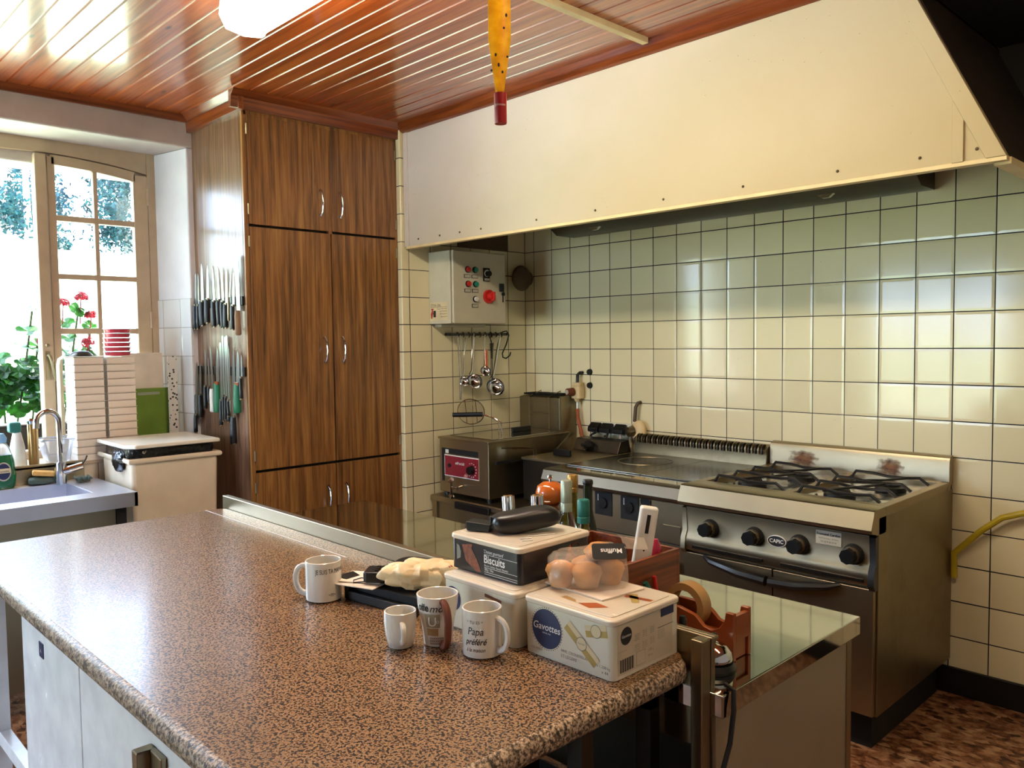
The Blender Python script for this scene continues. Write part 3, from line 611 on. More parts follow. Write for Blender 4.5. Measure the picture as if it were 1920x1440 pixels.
g = G(); g.cyl((.26, -.775, .705), (.26, -.82, .70), .010, .008); g.cyl((.235, -.82, .70), (.275, -.82, .70), .011); g.cyl((.232, -.826, .655), (.232, -.826, .745), .008, .008, 10); g.cyl((.222, -.826, .735), (.242, -.826, .75), .012); g.cyl((.222, -.826, .66), (.242, -.826, .65), .012)
obj('drain_tap', g, 'chrome', t)
g = G(); g.prism([(-.14, .955), (-.14, 1.155), (-.07, 1.17), (-.01, 1.17), (-.01, .955)], 'X', .075, .405); obj('rear_flue', g, 'steel_dirty', t, bevel=.003)
g = G(); g.box(.405, .418, -.14, -.01, .80, 1.165); obj('flue_side', g, 'steel_dirty', t)
g = G()
for i in range(20): g.box(.10 + .015 * i, .105 + .015 * i, -.128, -.02, 1.168, 1.178)
fl = obj('flue_grille', g, 'blackm', t); fl['kind'] = 'stuff'
g = G()
for x in (.17, .33): g.tube([(x, -.15, .97), (x, -.155, 1.16), (x - .0, -.05, 1.19), (x + .01, -.05, 1.165)], .0028, 6)
g.tube([(.17, -.155, 1.06), (.33, -.155, 1.06)], .0026, 6); obj('basket_rest', g, 'steel', t)
t = thing('fryer_basket', 'wire fryer basket handle with a black grip standing up from the left fryer', 'basket', (.3, -.62, .966))
g = G()
for dx in (0, .022): g.tube([(.375 + dx, -.60, .968), (.375 + dx, -.60, 1.05), (.34 + dx * .7, -.62, 1.075), (.30, -.65 + dx * .3, 1.09)], .003, 6)
obj('wire_handle', g, 'chrome', t); obj('grip', G().tube([(.30, -.65, 1.092), (.16, -.745, 1.088)], .0125, 10, flat=1.1), 'black', t)
t = thing('small_fryer', 'smaller dark steel fryer standing between the left fryer and the solid top stove', 'fryer', (.72, -.35, .634))
obj('body', G().box(.555, .882, -.595, -.10, .65, .862), 'steel_dark', t, bevel=.004); obj('rim', G().box(.548, .888, -.603, -.10, .862, .876), 'steel_dirty', t, bevel=.003)
for x, y in ((.58, -.56), (.86, -.56), (.58, -.14), (.86, -.14)): obj('foot', G().cyl((x, y, .634), (x, y, .652), .015, n=12), 'black', t)
obj('control_head', G().prism([(-.20, .876), (-.17, .94), (-.10, .945), (-.08, .876)], 'X', .56, .88), 'steel_dark', t, bevel=.003)
obj('lid_handle', G().box(.63, .75, -.44, -.425, .876, .91), 'black', t, bevel=.003)
g = G(); g.cyl((.68, -.19, .90), (.68, -.215, .915), .03, .027, 18); g.box(.65, .71, -.235, -.213, .905, .92); obj('dial', g, 'black', t)
g = G(); g.tube([(.60, -.56, .878), (.60, -.56, .92), (.50, -.66, .925), (.46, -.70, .925)], .004, 6); g.tube([(.62, -.56, .878), (.62, -.56, .92), (.49, -.69, .925)], .004, 6); obj('basket_handle', g, 'chrome', t)
obj('side_bracket', G().prism([(-.36, .876), (-.22, .97), (-.20, .97), (-.24, .876)], 'X', .555, .565), 'steel', t)
g = G(); g.tube([(.50, -.50, .66), (.50, -.50, .845), (.50, -.64, .85)], .006, 8); g.box(.495, .505, -.74, -.60, .842, .858)
tag(obj('lid_stand', g, 'blackm'), 'black framed upright rest in the gap beside the left fryer', 'stand')

# ================================================================== SOLID TOP STOVE
def bull(y, z): return [(y + .05, z), (y + .02, z), (y + .004, z - .006), (y - .014, z - .05), (y - .01, z - .062), (y + .02, z - .075), (y + .05, z - .075)]
t = thing('solid_top_stove', 'greasy stainless solid top cooking stove left of the gas range', 'stove', (1.3, -.42, 0))
g = G(); g.box(.90, 1.685, -.76, -.02, .14, .865); obj('body', g, 'steel', t, bevel=.002)
obj('plinth', G().box(.93, 1.68, -.70, -.05, 0, .14), 'blackm', t)
obj('front_rail', G().prism(bull(-.80, .875), 'X', .897, 1.688), 'steel_dull', t, bevel=.002)
g = G(); g.box(.897, 1.688, -.755, -.02, .862, .876); obj('hob_surround', g, 'steel_top', t, bevel=.002)
obj('plate_gap', G().box(.925, 1.67, -.665, -.095, .875, .8775), 'blackm', t)
for a, b in ((.93, 1.375), (1.379, 1.665)):
    p_ = obj('hotplate', G().box(a, b, -.66, -.10, .876, .882), 'plate', t, bevel=.001)
    if a < 1:
        g = G(); g.tube([(1.16 + .135 * cos(q), -.33 + .135 * sin(q), .8825) for q in [2 * pi * i / 40 for i in range(40)]], .0018, 5, closed=True); obj('centre_ring', g, 'steel_dirty', p_)
g = G(); g.prism([(-.085, .876), (-.075, .93), (-.085, .955), (-.05, .975), (-.012, .978), (-.012, .876)], 'X', .90, 1.685); obj('splashback', g, 'steel_dirty', t, bevel=.002)
for i in range(44):
    x = .925 + i * .0172; obj('fin', G().prism([(-.094, .936)] + arc((-.068, .955), .028, 200, 60, 6) + [(-.055, .94)], 'X', x, x + .0045), 'steel_dark' if i % 2 else 'steel', t)
for x in (1.245, 1.395):
    s_ = obj('switch_plate', G().box(x - .05, x + .05, -.7635, -.76, .69, .80), 'blackm', t, bevel=.008)
    obj('switch_knob', G().cyl((x, -.763, .747), (x, -.772, .747), .024), 'black', s_); obj('switch_mark', G().box(x - .032, x - .028, -.765, -.763, .755, .785), 'inkw', s_)
obj('pilot_hole', G().cyl((1.483, -.761, .782), (1.483, -.764, .782), .024), 'blackm', t); obj('pilot_ring', G().tube([(1.483 + .026 * cos(q), -.764, .782 + .026 * sin(q)) for q in [2 * pi * i / 24 for i in range(24)]], .002, 5, closed=True), 'steel', t)
g = G(); g.box(1.575, 1.665, -.764, -.76, .625, .70); obj('maker_plate', g, 'steel', t, bevel=.004)
obj('oven_door', G().box(.93, 1.655, -.785, -.762, .20, .55), 'steel', t, bevel=.006)
obj('door_seam', G().box(.91, 1.68, -.7615, -.76, .618, .622), 'blackm', t)

# ================================================================== GAS RANGE
t = thing('gas_range', 'stainless gas range with four control knobs and black pan supports', 'stove', (2.09, -.42, 0))
g = G(); g.box(1.69, 2.484, -.765, -.012, .15, .862); obj('body', g, 'steel_dirty', t, bevel=.002)
obj('plinth', G().box(1.70, 2.44, -.70, -.03, 0, .15), 'blackm', t)
obj('front_rail', G().prism([(-.70, .893), (-.795, .893), (-.803, .888), (-.826, .825), (-.822, .812), (-.79, .805), (-.78, .80), (-.70, .80)], 'X', 1.69, 2.484), 'steel', t, bevel=.002)
g = G(); g.box(1.69, 2.484, -.70, -.665, .86, .893); g.box(1.69, 1.725, -.67, -.03, .86, .893); g.box(2.45, 2.484, -.67, -.03, .86, .893); g.box(2.07, 2.10, -.67, -.03, .86, .888); g.box(1.69, 2.484, -.07, -.03, .86, .893); obj('hob_frame', g, 'steel', t, bevel=.003)
for a, b in ((1.725, 2.07), (2.10, 2.45)):
    g = G(); K = 14; rf = random.Random(int(a * 10)); vs = [(a + (b - a) * i / K, -.665 + .595 * j / K, .864 + rf.uniform(0, .008)) for i in range(K + 1) for j in range(K + 1)]
    g.add(vs, [(i * (K + 1) + j, i * (K + 1) + j + 1, (i + 1) * (K + 1) + j + 1, (i + 1) * (K + 1) + j) for i in range(K) for j in range(K)]); obj('foil_liner', g, 'foilm', t)
g = G(); g.prism([(-.055, .88), (-.055, .975), (-.048, .992), (-.03, 1.0), (-.012, 1.0), (-.012, .88)], 'X', 1.69, 2.484); sb = obj('splashback', g, 'steel', t, bevel=.001)
n = N('scorch_stain'); co = n.coord('Generated'); nz = n.noise(co, 4, 5); d_ = n.n('VectorMath', operation='DISTANCE'); n.l(n.map(co, (1, 0, 1)), d_.inputs[0]); d_.inputs[1].default_value = (.5, 0, .5)
n.set(Base_Color=n.ramp(nz.outputs[0], [(.3, hx('#4a250c')), (.6, hx('#94632c'))]), Roughness=.5, Alpha=n.ramp(n.math('ADD', d_.outputs['Value'], n.math('MULTIPLY', n.math('SUBTRACT', nz.outputs[0], .5), .9)), [(.12, (.8, .8, .8)), (.5, (0, 0, 0))]))
M['scorch'] = n.m
for x, w_ in ((1.86, .075), (2.25, .06)): obj('scorch_mark', G().box(x - w_, x + w_, -.0562, -.0554, .892, .972), 'scorch', sb)
for x in (1.83, 2.0 - .02, 2.21, 2.34):
    pass
for bx in ((1.80, 1.975), (2.175, 2.355)):
    for x, y in ((bx[0] + .06, -.52), (bx[1] - .03, -.25)):
        b_ = obj('burner', G().lathe([(0, .868), (.06, .868), (.058, .884), (.04, .89), (.04, .893), (0, .893)], (x, y, 0), 24), 'iron', t)
        obj('burner_cap', G().lathe([(0, .890), (.038, .890), (.04, .895), (.034, .902), (0, .905)], (x, y, 0), 24), 'steel_dark' if y > -.4 else 'iron', b_)
for a, b in ((1.74, 2.06), (2.115, 2.435)):
    gr = G()
    for y in (-.62, -.47, -.32, -.13):
        gr.tube([(a, y, .885), (a + .02, y, .914), (a + .10, y, .912), (a + .15, y + .01, .902), (b - .10, y, .904), (b - .04, y, .910), (b - .005, y, .885)], .0065, 7)
    c_ = (a + b) / 2
    gr.tube([(a + .10, -.62, .905), (c_, -.47, .905)], .0055, 6); gr.tube([(b - .10, -.32, .905), (c_, -.47, .903)], .0055, 6); gr.tube([(a + .10, -.32, .905), (c_ + .02, -.23, .903)], .0055, 6); gr.tube([(b - .08, -.13, .907), (c_ + .02, -.23, .903)], .0055, 6); gr.tube([(c_ - .12, -.40, .905), (c_ + .08, -.32, .908)], .0055, 6)
    obj('pan_support', gr, 'iron', t)
g = G(); g.prism([(-.765, .80), (-.79, .80), (-.782, .70), (-.795, .675), (-.80, .655), (-.79, .62), (-.765, .62)], 'X', 1.712, 2.462); obj('control_panel', g, 'steel', t, bevel=.001)
for x in ((1.69, 1.712), (2.462, 2.484)): obj('panel_end', G().prism([(-.765, .80), (-.792, .795), (-.786, .70), (-.80, .675), (-.805, .625), (-.79, .605), (-.765, .605)], 'X', *x), 'black' if x[0] > 2 else 'steel', t)
for x in (1.825, 2.022, 2.205, 2.405):
    k_ = obj('knob_bezel', G().cyl((x, -.786, .725), (x, -.806, .725), .038, .034, 24), 'blackm', t)
    obj('knob_ring', G().cyl((x, -.806, .725), (x, -.822, .725), .031, .030, 24), 'steel', k_); g = G(); g.cyl((x, -.822, .725), (x, -.845, .725), .029, .027, 8); obj('knob_grip', g, 'black', k_)
    text('lettering', 'i', .018, (x + .004, -.786, .772), X3, Z3, 'inkw', t)
bd = obj('maker_badge', G().prism([(2.115 + a, .722 + b) for a, b in ell(.038, .022)], 'Y', -.792, -.786), 'inkw', t); obj('badge_face', G().prism([(2.115 + a, .722 + b) for a, b in ell(.0355, .0197)], 'Y', -.793, -.791), 'ink', bd)
text('lettering', 'CAPIC', .020, (2.115, -.793, .716), X3, Z3, 'inkw', bd, 'CENTER', bold=.0004)
sk = obj('dealer_sticker', G().box(2.268, 2.362, -.7895, -.788, .742, .792), 'plate_l', t)
text('lettering', 'Fromatel Cardon', .0125, (2.315, -.7895, .776), X3, Z3, 'ink', sk, 'CENTER', bold=.0003)
text('lettering', 'Matériel de cuisine   56 Vannes', .0058, (2.315, -.7895, .763), X3, Z3, 'ink', sk, 'CENTER'); text('lettering', 'Tél. 02 97 60 10 10', .0075, (2.315, -.7895, .750), X3, Z3, 'ink', sk, 'CENTER')
for a, b in ((1.745, 2.06), (2.135, 2.445)): obj('vent_slot', G().box(a, b, -.802, -.79, .632, .645), 'steel_dark', t, bevel=.001)
for a, b in ((1.70, 2.095), (2.10, 2.478)): dd = obj('oven_door', G().box(a, b, -.79, -.766, .155, .61), 'steel', t, bevel=.003)
for a, b in ((1.80, 2.09), (2.105, 2.36)):
    L_ = b - a; s_ = 1 if a < 2 else -1; x0, x1 = (a, b) if s_ > 0 else (b, a)
    g = G(); g.tube([(x0, -.793, .606), (x0 + (x1 - x0) * .15, -.815, .596), (x0 + (x1 - x0) * .6, -.828, .578), (x1, -.828, .572)], [.008, .014, .019, .02], 8, flat=1.0); obj('door_handle', g, 'black', t)

# ================================================================== PIPES AND SOCKETS ON THE STOVE WALL
t = thing('gas_valve', 'cream gas shut-off valve with a red knob and black elbow pipe on the tiles', 'valve', (.46, -.03, 1.2))
g = G(); g.tube([(.465, 0, 1.302), (.465, -.025, 1.302), (.455, -.035, 1.29), (.452, -.035, 1.235)], .0095, 10); obj('elbow_pipe', g, 'black', t)
g = G(); g.rbox(.425, .485, -.055, -.008, 1.225, 1.245, .01); g.rbox(.42, .49, -.06, -.008, 1.15, 1.226, .014); g.cyl((.452, -.035, 1.15), (.452, -.035, 1.13), .022, .012); obj('body', g, 'trimc', t, bevel=.004)
g = G(); g.cyl((.44, -.06, 1.19), (.43, -.10, 1.19), .025, .022, 18); obj('knob', g, 'inkbr', t); g = G(); g.cyl((.43, -.10, 1.19), (.429, -.104, 1.19), .014); obj('knob_cap', g, 'plate_l', t)
g = G(); g.cyl((.452, -.035, 1.13), (.452, -.035, 1.09), .008); obj('nut', g, 'chrome', t)
tag(obj('gas_hose', G().tube([(.452, -.035, 1.09), (.455, -.035, 1.04), (.475, -.035, .97), (.505, -.05, .90), (.51, -.055, .80)], .011, 10), 'orange'), 'brown gas hose hanging down from the left gas valve', 'hose')
for z, lb in ((1.306, 'black round pipe hole in the tiles level with the elbow pipe top'), (1.228, 'black round pipe hole in the tiles beside the red knob')):
    tag(obj('pipe_stub', G().cyl((.522, .0, z), (.522, -.014, z), .019, .016, 16), 'blackm'), lb, 'pipe', 'capped pipe holes')
t = thing('gas_valve', 'cream gas valve with a chrome cap and rusty pipe beside the stove flue', 'valve', (.90, -.03, .99))
g = G(); g.tube([(.885, 0, 1.145), (.885, -.025, 1.142), (.878, -.035, 1.12), (.87, -.035, 1.04)], .010, 10); obj('elbow_pipe', g, 'brownm', t)
g = G(); g.ball((.90, -.035, .985), .055, 18, 12, (.85, .55, 1.15)); obj('body', g, 'trimc', t); g = G(); g.cyl((.875, -.055, .99), (.862, -.085, .985), .030, .028, 20); g.cyl((.862, -.085, .985), (.858, -.092, .985), .016); obj('cap', g, 'steel_dirty', t)
t = thing('power_socket', 'pale socket strip on the tiles above the small fryer', 'socket', (.70, -.02, .99))
g = G(); g.box(.56, .845, -.035, -.001, .955, 1.022); obj('housing', g, 'wht', t, bevel=.004)
def plugf(x, lab, cab, pts):
    t = thing('power_plug', lab, 'plug', (x, -.06, .99), 'plugs in the wall socket strip')
    g = G(); g.prism([(-.036, .975), (-.036, 1.015), (-.05, 1.022), (-.085, .992), (-.085, .97), (-.055, .962)], 'X', x - .036, x + .036); obj('plug_body', g, 'black', t, bevel=.004)
    obj('cord', G().tube([(x + .01, -.06, .965)] + pts, .0065, 8), cab, t)
plugf(.605, 'black plug at the left end of the wall socket strip', 'cable', [(.59, -.075, .95), (.583, -.07, .90), (.585, -.075, .878 + .07)])
plugf(.69, 'black plug in the middle of the wall socket strip', 'cable', [(.70, -.075, .94), (.69, -.07, .90), (.68, -.075, .947)][:1] + [(.685, -.07, .95)])
plugf(.785, 'black plug at the right end of the socket strip with a grey cord', 'cablew', [(.79, -.07, .92), (.80, -.05, .86), (.80, -.05, .80)])
tag(obj('grey_flex', G().tube([(.83, -.02, .955), (.835, -.025, .90), (.84, -.03, .84)], .009, 8), 'cablew'), 'thick grey cord dropping from the right of the socket strip', 'cord')
tag(obj('yellow_hose', G().tube([(2.50, -.03, .50), (2.50, -.035, .60), (2.60, -.04, .71), (2.675, -.045, .775), (2.747, -.045, .803), (2.84, -.045, .79), (3.0, -.04, .72)], .0125, 10), 'yellow'), 'yellow hose curving out from behind the gas range', 'hose')

# ================================================================== ISLAND: granite worktop, cabinets, steel table
t = thing('granite_worktop', 'large brown speckled granite worktop with a rounded rough edge', 'worktop', (1.7, -2.75, .84))
g = G(); g.rbox(.672, 2.733, -3.122, -2.302, .858, .880, .045, 8); obj('slab', g, 'granite', t, bevel=.002, seg=2)
g = G(); P = rrect(.660, 2.750, -3.140, -2.302, .055, 8); g.prism(P, 'Z', .836, .8796); e_ = obj('edge_band', g, 'granite_e', t, bevel=.019, seg=5); e_['label'] = 'rough grey edge of the worktop'
g = G(); g.box(.67, 1.62, -2.372, -2.3695, .8795, .8808); obj('joint_line', g, 'inkw', t)
t = thing('island_cabinet', 'white enamelled cabinet under the near edge of the granite worktop', 'cabinet', (1.45, -2.7, 0))
obj('carcass', G().box(1.215, 1.69, -3.07, -2.36, .05, .8355), 'white', t); obj('door', G().box(1.216, 1.692, -3.10, -3.075, .06, .8355), 'white', t, bevel=.003)
obj('brand_square', G().box(1.385, 1.42, -3.102, -3.10, .735, .772), 'inkb', t); obj('plinth', G().box(1.24, 1.68, -3.0, -2.4, 0, .05), 'blackm', t)
text('lettering', 'A', .014, (1.397, -3.102, .747), X3, Z3, 'inkw', t)
t = thing('island_cabinet', 'white cabinet with a steel handle beneath the middle of the granite worktop', 'cabinet', (1.95, -2.7, 0))
obj('carcass', G().box(1.70, 2.36, -3.07, -2.36, .05, .8355), 'white', t); obj('door', G().box(1.699, 2.36, -3.10, -3.075, .06, .8355), 'white', t, bevel=.003)
g = G(); g.box(2.115, 2.14, -3.135, -3.10, .50, .775); g.box(2.14, 2.19, -3.112, -3.10, .50, .775); obj('handle', g, 'steel', t, bevel=.003); obj('plinth', G().box(1.72, 2.34, -3.0, -2.4, 0, .05), 'blackm', t)
t = thing('island_support', 'dark metal support frame under the right end of the granite worktop', 'frame', (2.55, -2.7, 0))
for y in (-3.05, -2.56, -2.36): obj('post', G().box(2.655, 2.69, y - .015, y + .015, 0, .8355), 'steel_dark', t)
obj('back_panel', G().box(2.37, 2.375, -3.07, -2.36, .0, .8355), 'blackm', t); obj('rail', G().box(2.38, 2.69, -2.375, -2.35, .78, .8355), 'blackm', t)
t = thing('worktop_leg_frame', 'white leg frame holding the left end of the granite worktop', 'frame', (.93, -2.75, 0))
for x, y in ((.882, -3.09), (.72, -2.40)): obj('leg', G().box(x - .02, x + .02, y - .02, y + .02, 0, .8355), 'white', t, bevel=.002)
obj('cross_rail', G().box(.902, 1.21, -3.10, -3.07, .335, .375), 'white', t, bevel=.002)
t = thing('steel_table', 'long stainless work table with a mirror-like top behind the granite worktop', 'table', (1.75, -2.0, 0))
g = G(); g.rbox(.685, 2.805, -2.303, -1.685, .775, .820, .004, 3); obj('table_top', g, 'steel_top', t, bevel=.003, seg=2)
g = G(); g.box(.66, 2.779, -2.300, -2.287, .70, .925); g.box(.66, 2.779, -2.290, -2.275, .915, .925); obj('upstand', g, 'steel', t, bevel=.003)
obj('upstand_end', G().box(2.753, 2.779, -2.334, -2.304, .10, .926), 'steel', t, bevel=.003)
obj('end_panel', G().box(2.779, 2.79, -2.302, -1.71, .10, .775), 'steel_satin', t, bevel=.002); obj('edge_post', G().box(2.772, 2.792, -1.73, -1.705, 0, .775), 'steel', t)
g = G(); g.box(.72, 2.775, -1.73, -1.71, .12, .775); obj('side_panel', g, 'steel', t); obj('plinth', G().box(.75, 2.76, -2.28, -1.76, 0, .12), 'blackm', t)
tag(obj('power_cable', G().tube([(2.79, -2.27, .829), (2.812, -2.278, .826), (2.817, -2.285, .79), (2.815, -2.295, .73), (2.81, -2.325, .66), (2.80, -2.345, .58), (2.795, -2.35, .45)], .005, 8), 'cable'), 'black cable hanging down beside the end of the steel upstand', 'cable')

# ------------------------------------------------------------------ mugs
def mug(label, x, y, r, h, ang, prof=None, m='ceramic', hw=.008, hs=1.0, hm=None, inner=True):
    t = thing('mug', label, 'mug', (x, y, .88)); th = .0035
    pr = prof or [(r * .9, 0), (r * .98, .004), (r, .012), (r, h)]
    P = [(0, .0005), (pr[0][0] * .9, 0)] + pr[1:] + [(pr[-1][0] - th * .5, pr[-1][1] + .001), (pr[-1][0] - th, pr[-1][1])] + [(max(.004, q[0] - th), max(q[1], .006)) for q in pr[::-1][1:-1]] + [(0, .006)]
    obj('cup', G().lathe(P, (x, y, .88), 48), m, t, ang=50)
    d = Vector((cos(ang), sin(ang), 0)); zc = .88 + h * .5; hh = h * .33 * hs; pts = []
    for i in range(13):
        a = pi / 2 - pi * i / 12; e_ = .028 * hs * cos(a) ** .7 if cos(a) > 0 else 0
        rr = (pr[-1][0] if not prof else pr[-1][0] * (.95 if i < 6 else .88)) - .003
        pts.append(Vector((x, y, zc + hh * sin(a))) + d * (rr + e_))
    obj('handle', G().tube(pts, .0055 * (hw / .008), 10, flat=1.3), hm or m, t)
    return t
def coffee(t, x, y, r, z): obj('coffee', G().cyl((x, y, z), (x, y, z + .001), r, n=32), 'inkbr', t)
cx, cy = 3.607, -3.621
m1 = mug('white mug with a spoon in it, alone left of the black tray', 1.907, -2.615, .0425, .095, radians(-142), hs=1.1)
aa = math.atan2(cy + 2.615, cx - 1.907)
text('lettering', 'JE SUIS TA MAMAN', .0155, (0, 0, .951), X3, Z3, 'ink', m1, wrap=(1.907, -2.615, .0425, aa - .45), sx=.62)
g = G(); g.lathe([(0, 0)], n=3)
text('lettering', '~m~', .016, (0, 0, .896), X3, Z3, 'ink', m1, wrap=(1.907, -2.615, .0425, aa + .25), sx=.6)
t = thing('spoon', 'steel spoon handle standing inside the lone white mug', 'spoon', (1.91, -2.61, .89))
obj('stem', G().tube([(1.885, -2.60, .890), (1.915, -2.618, .955), (1.925, -2.628, .972)], [.003, .004, .0065], 8, flat=.4), 'steel', t)
m2 = mug('small plain white mug with a short curled handle, left of the coffee mug', 2.288, -2.668, .0325, .074, radians(-28), [(.022, 0), (.026, .004), (.0305, .03), (.033, .055), (.0325, .074)], hs=.75)
m3 = mug('tall coffee-printed mug with a brown striped handle', 2.329, -2.604, .0425, .104, radians(-22), [(.027, 0), (.029, .003), (.033, .04), (.041, .085), (.0425, .104)], hm='inkbr', hs=1.25, hw=.011)
aa = math.atan2(cy + 2.604, cx - 2.329)
text('lettering', 'offe', .022, (0, 0, .958), X3, Z3, 'ink', m3, wrap=(2.329, -2.604, .0405, aa - 1.12), sx=.8, bold=.0006, lift=.001); text('lettering', 'mo', .021, (0, 0, .957), X3, Z3, 'ink', m3, wrap=(2.329, -2.604, .0405, aa - .42), shear=.3, lift=.0012)
def wrapband(name, x, y, r0, r1, z0, z1, a0, a1, m, par, n=14, lift=.0006):
    g = G(); vs = []
    for i in range(n + 1):
        a = a0 + (a1 - a0) * i / n; vs += [(x + (r0 + lift) * cos(a), y + (r0 + lift) * sin(a), z0), (x + (r1 + lift) * cos(a), y + (r1 + lift) * sin(a), z1)]
    g.add(vs, [(2 * i, 2 * i + 2, 2 * i + 3, 2 * i + 1) for i in range(n)]); return obj(name, g, m, par)
M['olive'] = plain('grey_green_print', '#a59e84', .3); M['tanp'] = plain('tan_print', '#b08c5e', .3)
wrapband('printed_panel', 2.329, -2.604, .0333, .0395, .923, .952, aa - .72, aa + .12, 'olive', m3); wrapband('printed_panel', 2.329, -2.604, .0318, .0331, .906, .921, aa - .7, aa + .02, 'tanp', m3)
text('lettering', 'U', .026, (0, 0, .928), X3, Z3, 'inkw', m3, wrap=(2.329, -2.604, .0368, aa - .55), lift=.0022); text('lettering', 'o', .012, (0, 0, .934), X3, Z3, 'inkw', m3, wrap=(2.329, -2.604, .037, aa - .1), lift=.0024)
for k in range(3): text('lettering', 'xxxxxxx', .008, (0, 0, .888 + k * .0055), X3, Z3, 'inkbr', m3, wrap=(2.329, -2.604, .0305, aa - .55), lift=.0006 + .0004 * k)
m4 = mug('white mug printed with Papa, nearest the printed tin', 2.435, -2.578, .0392, .094, radians(8))
aa = math.atan2(cy + 2.578, cx - 2.435); W4 = lambda a: (2.435, -2.578, .0392, aa + a)
text('lettering', '* TU ES *', .0085, (0, 0, .9515), X3, Z3, 'ink', m4, 'CENTER', wrap=W4(-.38)); text('lettering', 'Papa', .021, (0, 0, .930), X3, Z3, 'ink', m4, 'CENTER', wrap=W4(-.36), shear=.2, sx=.85)
text('lettering', 'préféré', .017, (0, 0, .911), X3, Z3, 'ink', m4, 'CENTER', wrap=W4(-.36), shear=.35, sx=.85, bold=.0002); text('lettering', 'à la maison', .011, (0, 0, .897), X3, Z3, 'ink', m4, 'CENTER', wrap=W4(-.36), shear=.35, sx=.8)

# ------------------------------------------------------------------ tins
def tin(label, x0, x1, y0, y1, z0, h, mb, ml, r=.013, lidh=.012):
    t = thing('biscuit_tin', label, 'tin', ((x0 + x1) / 2, (y0 + y1) / 2, z0))
    g = G(); g.rbox(x0, x1, y0, y1, z0, z0 + h - .004, r); b = obj('body', g, mb, t, bevel=.0015)
    g = G(); g.rbox(x0 - .003, x1 + .003, y0 - .003, y1 + .003, z0 + h - lidh - .002, z0 + h - .002, r + .003); l = obj('lid', g, ml, t, bevel=.004, seg=3)
    g = G(); g.rbox(x0 + .012, x1 - .012, y0 + .012, y1 - .012, z0 + h - .003, z0 + h, r - .004); obj('lid_panel', g, ml, l, bevel=.001)
    return t, b, l
XA0, XA1, YA0, YA1 = 2.483, 2.708, -2.508, -2.303
t, b, l = tin('large cream biscuit tin with a navy round emblem at the worktop corner', XA0, XA1, YA0, YA1, .880, .114, 'tin', 'tinlid')
F = lambda a, z: (XA0 + a, YA0, .88 + z)
star = [(.036 * (1 if k % 2 else .93) * cos(2 * pi * k / 72), .036 * (1 if k % 2 else .93) * sin(2 * pi * k / 72)) for k in range(72)]
def fdecal(name, pts, m, par, lift=.0005): return decal(name, pts, (XA0, YA0, .88), X3, Z3, m, par, lift)
for k in range(44):
    a = 2 * pi * k / 44; fdecal('scallop_dot', ell(.0011, .0011, 6, (.061 + .041 * cos(a), .058 + .041 * sin(a))), 'ink', b)
em = fdecal('round_emblem', ell(.0385, .0385, 48, (.061, .058)), 'inkb', b, .0007)
text('lettering', 'Gavottes', .0195, F(.061, .055), X3, Z3, 'inkw', b, 'CENTER', shear=.15, lift=.0011, bold=.0002); text('lettering', 'DEPUIS 1920', .004, F(.061, .048), X3, Z3, 'inkw', b, 'CENTER', lift=.0011)
text('lettering', 'LOC MARIA', .006, F(.018, .012), X3, Z3, 'inkg', b); text('lettering', 'FINE, CROUSTILLANTE', .0078, F(.098, .024), X3, Z3, 'inkg', b); text('lettering', 'ET LÉGÈRE', .0085, F(.098, .014), X3, Z3, 'inkg', b)
text('lettering', 'e 1,250 kg', .0075, F(.186, .020), X3, Z3, 'inkg', b); text('lettering', 'x 44', .009, F(.197, .010), X3, Z3, 'inkg', b)
def bisc(cx_, cz_, L, w, rot):
    c, s = cos(rot), sin(rot); R2 = lambda a, q: (cx_ + a * c - q * s, cz_ + a * s + q * c)
    fdecal('wafer_print', [R2(-L, -w), R2(L, -w), R2(L, w), R2(-L, w)], 'gold', b, .0006); fdecal('wafer_print', [R2(-L, w * .1), R2(L, w * .1), R2(L, w), R2(-L, w)], 'label', b, .0009)
    fdecal('wafer_ring', [(cx_ + w * 1.15 * cos(q), cz_ + w * 1.15 * sin(q)) for q in [2 * pi * i / 24 for i in range(24)]], 'inkg', b, .0011); fdecal('wafer_ring', [(cx_ + w * 1.02 * cos(q), cz_ + w * 1.02 * sin(q)) for q in [2 * pi * i / 24 for i in range(24)]], 'label', b, .0013)
bisc(.150, .052, .046, .0115, radians(-38)); bisc(.185, .084, .026, .011, radians(12))
text('lettering', 'Gavottes', .0048, F(.150, .051), X3, Z3, 'inkg', b, 'CENTER', lift=.0016)
sp_ = decal('label_panel', rect(.168, .09, .012, .008), (XA1, YA0, .88), Y3, Z3, 'tinside', b, .0004)
SF = lambda a, z: (XA1, YA0 + a, .88 + z)
decal('side_emblem', ell(.0165, .0165, 30, (.036, .077)), (XA1, YA0, .88), Y3, Z3, 'ink', b, .0008); text('lettering', 'Gavottes', .0075, SF(.036, .075), Y3, Z3, 'inkw', b, 'CENTER', lift=.0013)
decal('side_stamp', rect(.042, .018, .142, .085), (XA1, YA0, .88), Y3, Z3, 'inkb', b, .0008)
for (a, z, w_, h_) in ((.062, .06, .02, .014), (.085, .062, .02, .014), (.108, .063, .02, .015), (.062, .04, .02, .014), (.085, .041, .02, .015), (.108, .043, .02, .015), (.132, .045, .05, .018), (.014, .05, .04, .004)):
    for q in range(int(h_ / .0035)): text('lettering', 'beurre farine oe'[:int(w_ / .0019)], .0034, SF(a, z + q * .0036), Y3, Z3, 'inkg', b, lift=.0008)
for k in range(18): decal('barcode_bar', rect(.0009 if k % 3 else .0019, .024, .018 + k * .0023, .012), (XA1, YA0, .88), Y3, Z3, 'ink', b, .0008)
